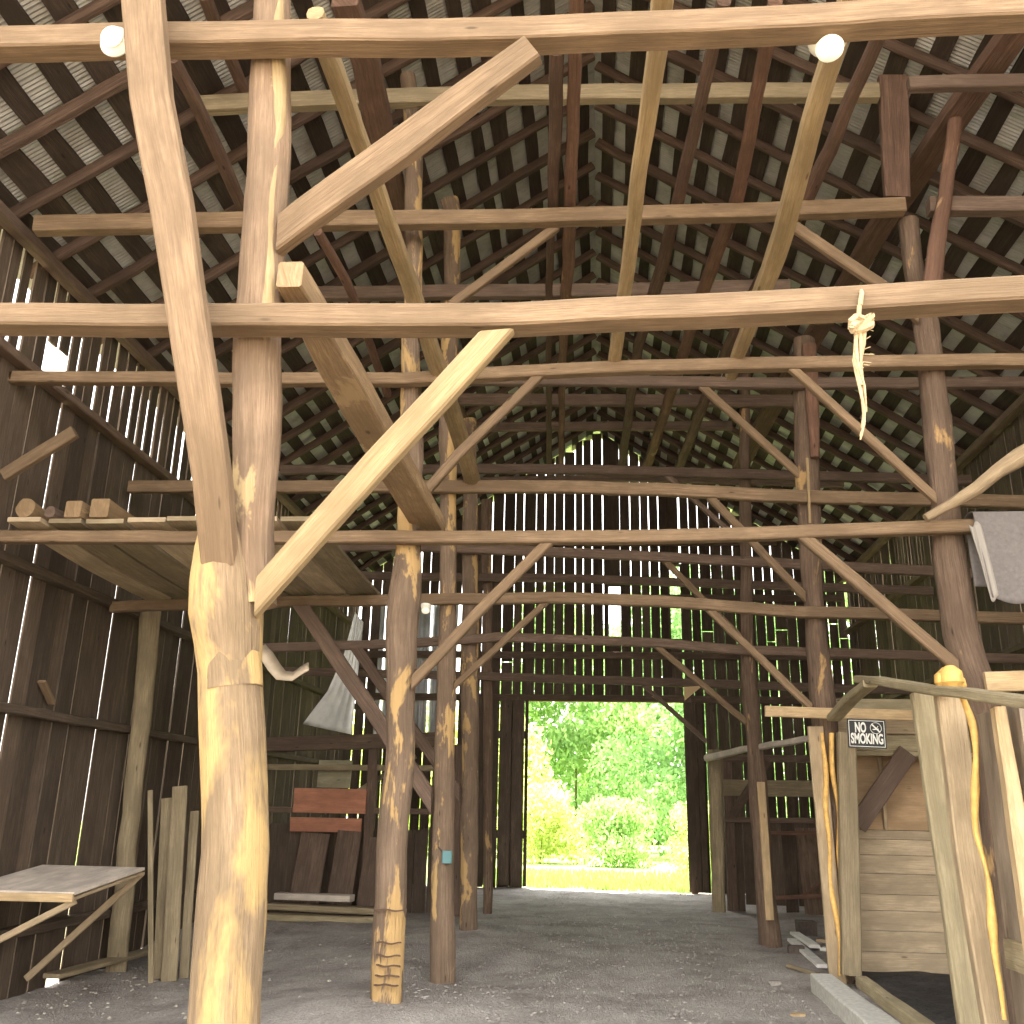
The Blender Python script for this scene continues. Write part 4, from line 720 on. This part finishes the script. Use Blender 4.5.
m = MB().tube([(-5.9, 10.9, -.14), (-5.75, 13.2, -.14)], .2, .05, 'sawn', seed=4); tag(m.build('sill_board', 'weather'), 'low sill board on edge along left wall foot', 'board', None, 'thing')
z1, z2 = V(PT['bencht'][0]).z, V(PT['bencht'][1]).z; y1, y2 = 9.25, 10.66; xl, xr = -6.06, -4.9
def topz(y): return z1 + (z2 - z1) * (y - y1) / (y2 - y1)
t = thing('wall_bench', 'pale grey folding bench braced off the left wall', 'bench', (-5.5, 9.9, terrain(-5.5, 9.9)))
m = MB(); b = 0
for (yy) in (y1, y2):
    for (xx, dz) in ((xl, -.02), (xr, -.02), (xr, .006), (xl, .006)): m.v.append(V((xx, yy, topz(yy) + dz)))
for f_ in ((0, 1, 2, 3), (7, 6, 5, 4), (0, 4, 5, 1), (1, 5, 6, 2), (2, 6, 7, 3), (3, 7, 4, 0)): m.quad(list(f_), [(m.v[i].y, m.v[i].x) for i in f_])
m.build('bench_top', 'tabletop', t, smooth=False)
MB().tube([(xl, y1 - .015, z1 - .045), (xr, y1 - .015, z1 - .045)], .075, .03, 'sawn', seed=1).build('front_apron', 'pine', t)
MB().tube([(xr - .02, y1 + .01, z1 - .05), (xr - .02, y2, z2 - .05)], .05, .03, 'sawn', seed=2).build('side_apron', 'pinew', t)
a = V(PT['benchl'][2]); MB().tube([(xr + .0, y1 + .03, z1 - .07), (-6.02, y1 + .03, .18)], .06, .04, 'sawn', seed=3).build('bench_brace', 'pinew', t)
a = V(PT['brace2'][1]); MB().tube([(xr - .01, y2 - .04, z2 - .05), (-6.02, y2 - .04, -.13)], .07, .04, 'sawn', seed=4).build('bench_brace', 'pinew', t)
a, b = [V(p) for p in PT['stick']]; tag(MB().tube([a, b], .09, .04, 'sawn', seed=5).build('wood_stick', 'sawn'), 'short stick of wood hung on the left wall boards', 'stick', None, 'thing')
p = V(PT['wedge'][0]); m = MB(); k = len(m.v)
for y_ in (p.y - .03, p.y + .03): m.v += [V((p.x, y_, p.z)), V((p.x + .32, y_, p.z + .02)), V((p.x, y_, p.z - .24))]
for f_ in ((0, 2, 1), (3, 4, 5), (0, 1, 4, 3), (1, 2, 5, 4), (2, 0, 3, 5)): m.quad(list(f_), [(0, 0)] * len(f_))
tag(m.build('corner_gusset', 'pine', smooth=False), 'small pale triangular gusset above the doorway right corner', 'gusset', None, 'thing')
# ------------------------------------------------------------------ left rear stall, tin sheet, boards
t = thing('rear_stall', 'dark board stall in the far left aisle below the rail', 'stall', (-4.4, 17.0, 0))
m = MB(); x = -6.0
while x < -2.3:
    x1 = min(x + R.uniform(.2, .34), -2.3); m.box((x, 17.4, .0), (x1, 17.43, 1.35 + R.uniform(-.05, .05)), jit=.01, rng=R); x = x1 + .012
m.build('stall_boards', 'wall', t, smooth=False)
a, b = V(PT['lbeam'][0]), V(PT['lbeam'][2])
MB().tube([(-6.0, 17.25, a.z), (b.x, 17.25, b.z)], .25, .16, 'sawn', seed=6).build('top_rail', 'old', t)
for xx in (-4.0, -3.5, -2.45): MB().tube([(xx, 17.32, -.03), (xx, 17.32, 2.78)], .17, .14, 'sawn', seed=xx).build('stall_upright', 'old', t)
for k, z in enumerate((2.35, 1.62)): MB().tube([(-6.0, 17.28, z), (-2.4, 17.28, z + .03)], .1, .04, 'sawn', seed=k + 3).build('stall_slat', 'weather' if k == 0 else 'old', t)
MB().tube([(-4.9, 17.6, 1.6), (-3.3, 17.6, 2.6)], .09, .05, 'sawn', seed=3).build('diagonal_brace', 'weather', t)
oc = [V(p) for p in PT['orange']]
t = thing('orange_board', 'faded orange painted board hung across the far left stall', 'board', (oc[0].x, 17.2, oc[2].z))
kf = 17.2 / 16.3; xo0, xo1 = oc[0].x * kf, oc[1].x * kf; zo = [1.6 + (p.z - 1.6) * kf for p in oc]
m = MB(); m.box((xo0, 17.16, zo[2] + .02), (xo1, 17.2, zo[0]), 'x', jit=.008, rng=R); m.build('upper_board', 'orange', t, smooth=False)
m = MB(); m.box((xo0 - .02, 17.16, zo[3] - .02), (xo1 - .05, 17.2, zo[2] - .06), 'x', jit=.008, rng=R); m.build('lower_board', 'orange', t, smooth=False)
t = thing('faded_board', 'olive faded square board high in the far left stall', 'board', (-4.6, 17.55, 1.7))
a, b = [V(p) for p in PT['olive']]; m = MB(); m.box((a.x, 17.5, b.z), (b.x, 17.53, a.z), 'x', jit=.01, rng=R); m.build('board_sheet', 'olive', t, smooth=False)
for k, (xx, w_, h_, lab) in enumerate(((-4.95, .5, 1.25, 'dark wide board leaning at the far left stall, left one'), (-4.35, .42, 1.3, 'dark wide board leaning at the far left stall, middle one'), (-3.85, .4, 1.2, 'dark wide board leaning at the far left stall, right one'))):
    o = MB().tube([(xx, 16.85, terrain(xx, 16.85)), (xx + .06, 17.12, h_)], w_, .03, 'sawn', seed=k + 40).build('leaning_board', 'old'); tag(o, lab, 'board', 'dark boards leaning at the far left stall', 'thing')
labs = ['pale plank at the front of the left floor pile', 'short pale plank on top of the left floor pile', 'weathered plank crossing the left floor pile', 'dark plank at the back of the left floor pile']
for k, (a, b, w_, mt) in enumerate((((-5.5, 15.9, .05), (-3.2, 15.75, .05), .24, 'weatherl'), ((-5.2, 16.25, .33), (-3.95, 16.2, .33), .28, 'tabletop'), ((-5.6, 16.2, .19), (-3.1, 16.3, .13), .3, 'weather'), ((-5.5, 16.4, .05), (-3.3, 16.5, .05), .26, 'old'))):
    z_ = terrain(-4.3, 16); a = V(a) + V((0, 0, z_)); b = V(b) + V((0, 0, z_))
    o = MB().tube([a, b], .1, w_, 'sawn', seed=k + 20).build('floor_plank', mt); tag(o, labs[k], 'plank', 'planks piled on the left floor', 'thing')
tp = [V(p) for p in PT['tarp']]
def tin(u, v):
    top = tp[0].lerp(tp[1], u); left = [tp[0], tp[6], tp[5], tp[4]]; s = v * 3; i = min(2, int(s)); l = left[i].lerp(left[i + 1], s - i); r = tp[1].lerp(tp[2], v)
    p = l.lerp(r, u); p.y += .12 * math.sin(u * 5) * v + .35 * (1 - u) * v * v + .02 * math.sin(u * 26); p.x -= .16 * (1 - u) * v; return p
o = MB().grid(tin, 30, 24).build('tin_sheet', 'sheetwhite'); md = o.modifiers.new('thickness', 'SOLIDIFY'); md.thickness = .006; tag(o, 'curled white tin sheet hanging over the far left rail', 'sheet', None, 'thing')
m = MB(); x = -5.8
for wd in (.30, .36, .28, .40, .33, .30):
    m.grid(lambda u, v, x=x, wd=wd: (x + wd * u, GY + .10 + .022 * math.cos(2 * math.pi * u * wd / .14), 3.2 + 3.6 * v), 24, 4, (.4, 3)); x += wd + R.uniform(.03, .06)
o = m.build('corrugated_panel', 'fibre', GABLE); md = o.modifiers.new('thickness', 'SOLIDIFY'); md.thickness = .004
tag(o, 'light grey corrugated metal panel')
sp_ = [V(p) for p in PT['strap']]
m = MB()
for i, p in enumerate(sp_):
    tg = (sp_[min(i + 1, len(sp_) - 1)] - sp_[max(i - 1, 0)]).normalized()
    for dy in (-1, 1): m.v.append(p + V((-tg.z * .05 * dy, .06 * dy, tg.x * .05 * dy)))
for i in range(len(sp_) - 1): m.quad([2 * i, 2 * i + 1, 2 * i + 3, 2 * i + 2], [(.1 * i, 0), (.1 * i, .1), (.1 * i + .1, .1), (.1 * i + .1, 0)])
o = m.build('curled_strip', 'strap', angle=80); md = o.modifiers.new('thickness', 'SOLIDIFY'); md.thickness = .012; tag(o, 'curled tan strip hanging down beside the forked front post', 'strip', None, 'thing')
# ------------------------------------------------------------------ right rear stall and debris
t = thing('rear_stall', 'dark board stall at far right behind the handrail', 'stall', (4.2, 19.5, 0))
m = MB(); x = 2.35
while x < 6.0:
    x1 = min(x + R.uniform(.22, .36), 6.0)
    if not (4.05 < x < 4.3): m.box((x, 19.5, .0 if R.random() < .6 else .12), (x1, 19.53, 1.62 + R.uniform(-.05, .05)), jit=.01, rng=R)
    x = x1 + .012
m.build('stall_boards', 'wall', t, smooth=False)
for k, (z, w_, mt) in enumerate(((1.62, .1, 'old'), (2.2, .3, 'weather'), (2.75, .14, 'old'))): MB().tube([(2.3, 19.4, z), (6.0, 19.4, z + .02)], w_, .05, 'sawn', seed=k + 13).build('stall_rail', mt, t)
for xx in (2.45, 5.2): MB().tube([(xx, 19.46, -.03), (xx, 19.46, 2.9)], .18, .1, 'sawn', seed=xx).build('stall_upright', 'old', t)
MB().tube([(2.5, 19.33, 1.7), (3.2, 19.33, 2.7)], .16, .05, 'sawn', seed=2).build('diagonal_brace', 'old', t)
rf = [V(p) for p in PT['rframe']]
t = thing('gate_frame', 'thin red-brown gate frame before the far right stall', 'gate', (rf[0].x, 19.0, 0))
MB().tube([rf[0], rf[1]], .07, .04, 'sawn').build('gate_rail', 'bark', t); MB().tube([rf[1], rf[2]], .08, .04, 'sawn').build('gate_stile', 'bark', t); MB().tube([rf[3], rf[2]], .07, .04, 'sawn').build('gate_rail', 'bark', t)
MB().tube([rf[5], rf[2] + V((.02, 0, .25))], .05, .03, 'sawn').build('gate_brace', 'bark', t); MB().tube([rf[4] + V((.0, 0, -.02)), rf[1] + V((.02, 0, -.2))], .05, .03, 'sawn').build('gate_brace', 'bark', t)
a = V(PT['rpanel'][2]); o = MB().tube([(a.x - .1, 19.1, .0), (a.x - .12, 19.42, 1.5)], .62, .03, 'sawn', seed=77).build('leaning_board', 'logd'); tag(o, 'wide brown board leaning inside the red-brown gate frame', 'board', None, 'thing')
labs = ['longest pale broken board in the debris by the stall', 'pale board lying behind the longest debris board', 'brown offcut beside the streaked corner post', 'dark splintered stick in front of the debris', 'pale offcut nearest the streaked corner post']
for k, s in enumerate(PT['rpile']):
    a, b = V(s[0]), V(s[1]); zz = .03 + .04 * (k % 3); a.z = terrain(a.x, a.y) + zz; b.z = terrain(b.x, b.y) + zz
    w_ = (.13, .14, .1, .05, .12)[k]; th = .04; T = (b - a).normalized()
    m = MB().tube([a, b], w_, th, 'sawn', seed=k + 120) if abs(T.y) > .75 else MB().tube([a, b], th, w_, 'sawn', seed=k + 120)
    o = m.build('broken_board', ('whiteboard', 'whiteboard', 'pinew', 'weather', 'whiteboard')[k]); tag(o, labs[k], 'board', 'broken boards on the floor at right', 'thing')
def chunk(name, p, s, mat, label, cat):
    p = ground_at(p); m = MB(); rr = random.Random(hash(label) % 97 if False else len(label)); m.box((p.x - s[0], p.y - s[1], p.z - .01), (p.x + s[0], p.y + s[1], p.z + s[2]), jit=.02, rng=rr); o = m.build(name, mat, smooth=False); tag(o, label, cat, None, 'thing')
chunk('block', PT['rblock'], (.13, .12, .2), 'darkstone', 'dark square block standing behind the pale debris boards', 'block')
chunk('block', PT['rblock2'], (.1, .07, .09), 'darkstone', 'small dark block in front of the debris', 'block')
chunk('flat_stone', PT['fl1'], (.06, .05, .035), 'stone', 'flat grey stone on the floor before the debris', 'stone')
chunk('wood_chip', PT['fl2'], (.06, .04, .02), 'pine', 'yellowish wood chip on the floor near the sill', 'chip')
# loose gravel and chips, too many to count
def scatter(name, mat, n, fn, smin, smax, label, cat):
    m = MB()
    for _ in range(n):
        x, y = fn(); s = R.uniform(smin, smax); z = terrain(x, y); b = len(m.v)
        for (dx, dy, dz) in ((1, 0, .1), (.2, .9, 0), (-.9, .3, .1), (-.3, -1, 0), (.1, .1, .55)):
            m.v.append(V((x + dx * s * R.uniform(.6, 1.2), y + dy * s * R.uniform(.6, 1.2), z + dz * s)))
        for k in range(4): m.quad([b + k, b + (k + 1) % 4, b + 4], [(0, 0)] * 3)
    o = m.build(name, mat, origin=(0, 0, 0), smooth=False); tag(o, label, cat, None, 'stuff')
scatter('gravel', 'stone', 2600, lambda: (R.uniform(-2.2, 1.9), 6 + 17.5 * R.random() ** 1.1), .008, .028, 'loose grey gravel scattered on the earth floor', 'gravel')
scatter('wood_chips', 'chip', 320, lambda: (R.uniform(-5.9, -4.7) if R.random() < .7 else R.uniform(-4.8, -2), R.uniform(8.5, 16)), .01, .035, 'pale chips and straw littering the left wall foot', 'litter')
scatter('stall_litter', 'chip', 160, lambda: (R.uniform(2.7, 5), R.uniform(9, 11.8)), .008, .03, 'pale litter on the dark stall floor', 'litter')
# ------------------------------------------------------------------ outside: trees, shrubs, grass
def leaves(m, c, rad, n, size, rng):
    for _ in range(n):
        d = V((rng.gauss(0, 1), rng.gauss(0, 1), rng.gauss(0, 1))).normalized(); r = rng.random() ** .33
        p = V(c) + V((d.x * rad[0] * r, d.y * rad[1] * r, d.z * rad[2] * r))
        a = V((rng.gauss(0, 1), rng.gauss(0, 1), rng.gauss(0, .5))).normalized(); b = a.orthogonal().normalized(); bb = a.cross(b); s = size * rng.uniform(.6, 1.3); th = rng.random() * 6.28
        u = b * math.cos(th) + bb * math.sin(th); w_ = a.cross(u); k = len(m.v)
        m.v += [p - u * s, p - w_ * s * .45, p + u * s, p + w_ * s * .45]; m.quad([k, k + 1, k + 2, k + 3], [(0, 0)] * 4)
def tree(name, x, y, h, rad, n, mat, label, cat='tree', size=.17, trunk=True):
    rng = random.Random(int(x * 100 + y * 7)); t = thing(name, label, cat, (x, y, 0), 'trees and shrubs beyond the gable')
    m = MB()
    nb = 30
    for k in range(nb):
        th = rng.random() * 6.28; q = rng.random(); rr = rad * math.sqrt(rng.random()) * (1 - .45 * q)
        leaves(m, (x + rr * math.cos(th), y + rr * math.sin(th) * .8, (.04 if not trunk else .2) * h + q * h * .86), (rad * .42, rad * .42, rad * .34), int(n * 1.5) // nb, size * .8, rng)
    m.build('foliage', mat, t, smooth=False)
    if not trunk: m = MB().tube([(x, y, -.1), (x + .05, y, h * .3)], [.2 * h / 14, .1 * h / 14], None, 'log', seed=x); m.build('trunk', 'trunk', t); return
    m = MB().tube([(x, y, -.1), (x + .15, y, h * .35), (x - .1, y + .1, h * .7)], [.5 * h / 14, .36 * h / 14, .15 * h / 14], None, 'log', seed=x)
    for k in range(4):
        th = rng.random() * 6.28; z = h * rng.uniform(.25, .5); m.tube([(x, y, z), (x + math.cos(th) * rad * .6, y + math.sin(th) * rad * .6, z + h * .25)], [.12 * h / 14, .04], None, 'log', seed=k)
    m.build('trunk', 'trunk', t)
tree('leafy_tree', 4.1, 42.5, 13, 4.4, 15000, 'leafd', 'dense deep green tree filling the right of the doorway', size=.2, trunk=False)
tree('leafy_tree', -1.2, 49, 13, 4.6, 13000, 'leaf', 'fresh green tree behind the middle of the doorway', size=.22, trunk=False)
tree('leafy_tree', -5.6, 42, 6.5, 3.6, 10000, 'leafy', 'sunlit yellow-green tree at the left of the doorway', size=.2, trunk=False)
tree('leafy_tree', 13.0, 43, 15, 4.6, 9000, 'leaf', 'tall green tree behind the right half of the gable', size=.24, trunk=False)
tree('leafy_tree', 21, 52, 15, 5.0, 6000, 'leafd', 'deep green tree farthest right beyond the gable', size=.26, trunk=False)
tree('leafy_tree', 9.5, 60, 16, 4.6, 9000, 'leaf', 'tallest green tree far behind the doorway right edge', size=.26, trunk=False)
tree('leafy_tree', -15.5, 52, 8, 5.0, 5000, 'leafy', 'low yellow-green tree far left beyond the gable', size=.24, trunk=False)
tree('leafy_tree', 1.6, 63, 14, 4.6, 9000, 'leafd', 'shaded tree farthest behind the doorway centre', size=.3, trunk=False)
tree('shrub', .6, 36.4, 2.2, 1.5, 4200, 'leaf', 'low green shrub at the lawn edge, doorway centre', 'shrub', .11, False)
tree('shrub', 3.6, 34.6, 2.0, 1.4, 3600, 'leafy', 'straggly pale shrub at the lawn edge, doorway right', 'shrub', .09, False)
tree('shrub', -2.2, 37.5, 2.8, 1.7, 4200, 'leafy', 'bright shrub at the lawn edge, doorway left', 'shrub', .11, False)
tree('shrub', 7.4, 35.5, 3.0, 1.9, 2600, 'leaf', 'green shrub beyond the right doorway edge', 'shrub', .12, False)
m = MB()
for _ in range(9000):
    y = 24.1 + 8.5 * R.random() ** 1.8; x = R.uniform(-3.2, 3.6); h = R.uniform(.05, .16); a = R.random() * 6.28; k = len(m.v); dx, dy = math.cos(a) * .02, math.sin(a) * .02
    m.v += [V((x - dx, y - dy, -.05)), V((x + dx, y + dy, -.05)), V((x + R.uniform(-.06, .06), y + R.uniform(-.06, .06), h))]; m.quad([k, k + 1, k + 2], [(0, 0)] * 3)
o = m.build('grass', 'grass', origin=(0, 0, 0), smooth=False); tag(o, 'bright grass growing outside the doorway', 'grass', None, 'stuff')


# ------------------------------------------------------------------ camera, light, world
cam = bpy.data.cameras.new('camera'); co = bpy.data.objects.new('camera', cam); C.objects.link(co)
cam.sensor_width = 36; cam.lens = 33.75; cam.clip_end = 300; cam.clip_start = .05
co.matrix_world = Matrix(CAM); bpy.context.scene.camera = co
sun = bpy.data.lights.new('sun', 'SUN'); so = bpy.data.objects.new('sun', sun); C.objects.link(so)
sun.energy = 13.0; sun.angle = math.radians(1.5); sun.color = (1, .93, .80)
dirv = V((.06, -.10, -.993)).normalized(); so.rotation_euler = dirv.to_track_quat('-Z', 'Y').to_euler(); so.location = (-20, 30, 40)
w = bpy.data.worlds.new('world'); bpy.context.scene.world = w; w.use_nodes = True; nt = w.node_tree
bg = nt.nodes['Background']; tc = nt.nodes.new('ShaderNodeTexCoord'); sp = nt.nodes.new('ShaderNodeSeparateXYZ'); nt.links.new(tc.outputs['Generated'], sp.inputs[0])
nt.links.new(ramp(nt, sp.outputs[2], [(0, (1.0, .95, .85)), (.25, (1.0, .97, .93)), (1, (.85, .92, 1.0))]), bg.inputs[0]); bg.inputs[1].default_value = 1.6
sc = bpy.context.scene
sc.view_settings.view_transform = 'Standard'; sc.view_settings.look = 'None'; sc.view_settings.gamma = 1; sc.view_settings.use_curve_mapping = False
sc.view_settings.exposure = 2.2
sc.cycles.use_denoising = True; sc.cycles.max_bounces = 10; sc.cycles.diffuse_bounces = 6; sc.cycles.transparent_max_bounces = 8; sc.cycles.sample_clamp_indirect = 8; sc.cycles.caustics_reflective = False; sc.cycles.caustics_refractive = False
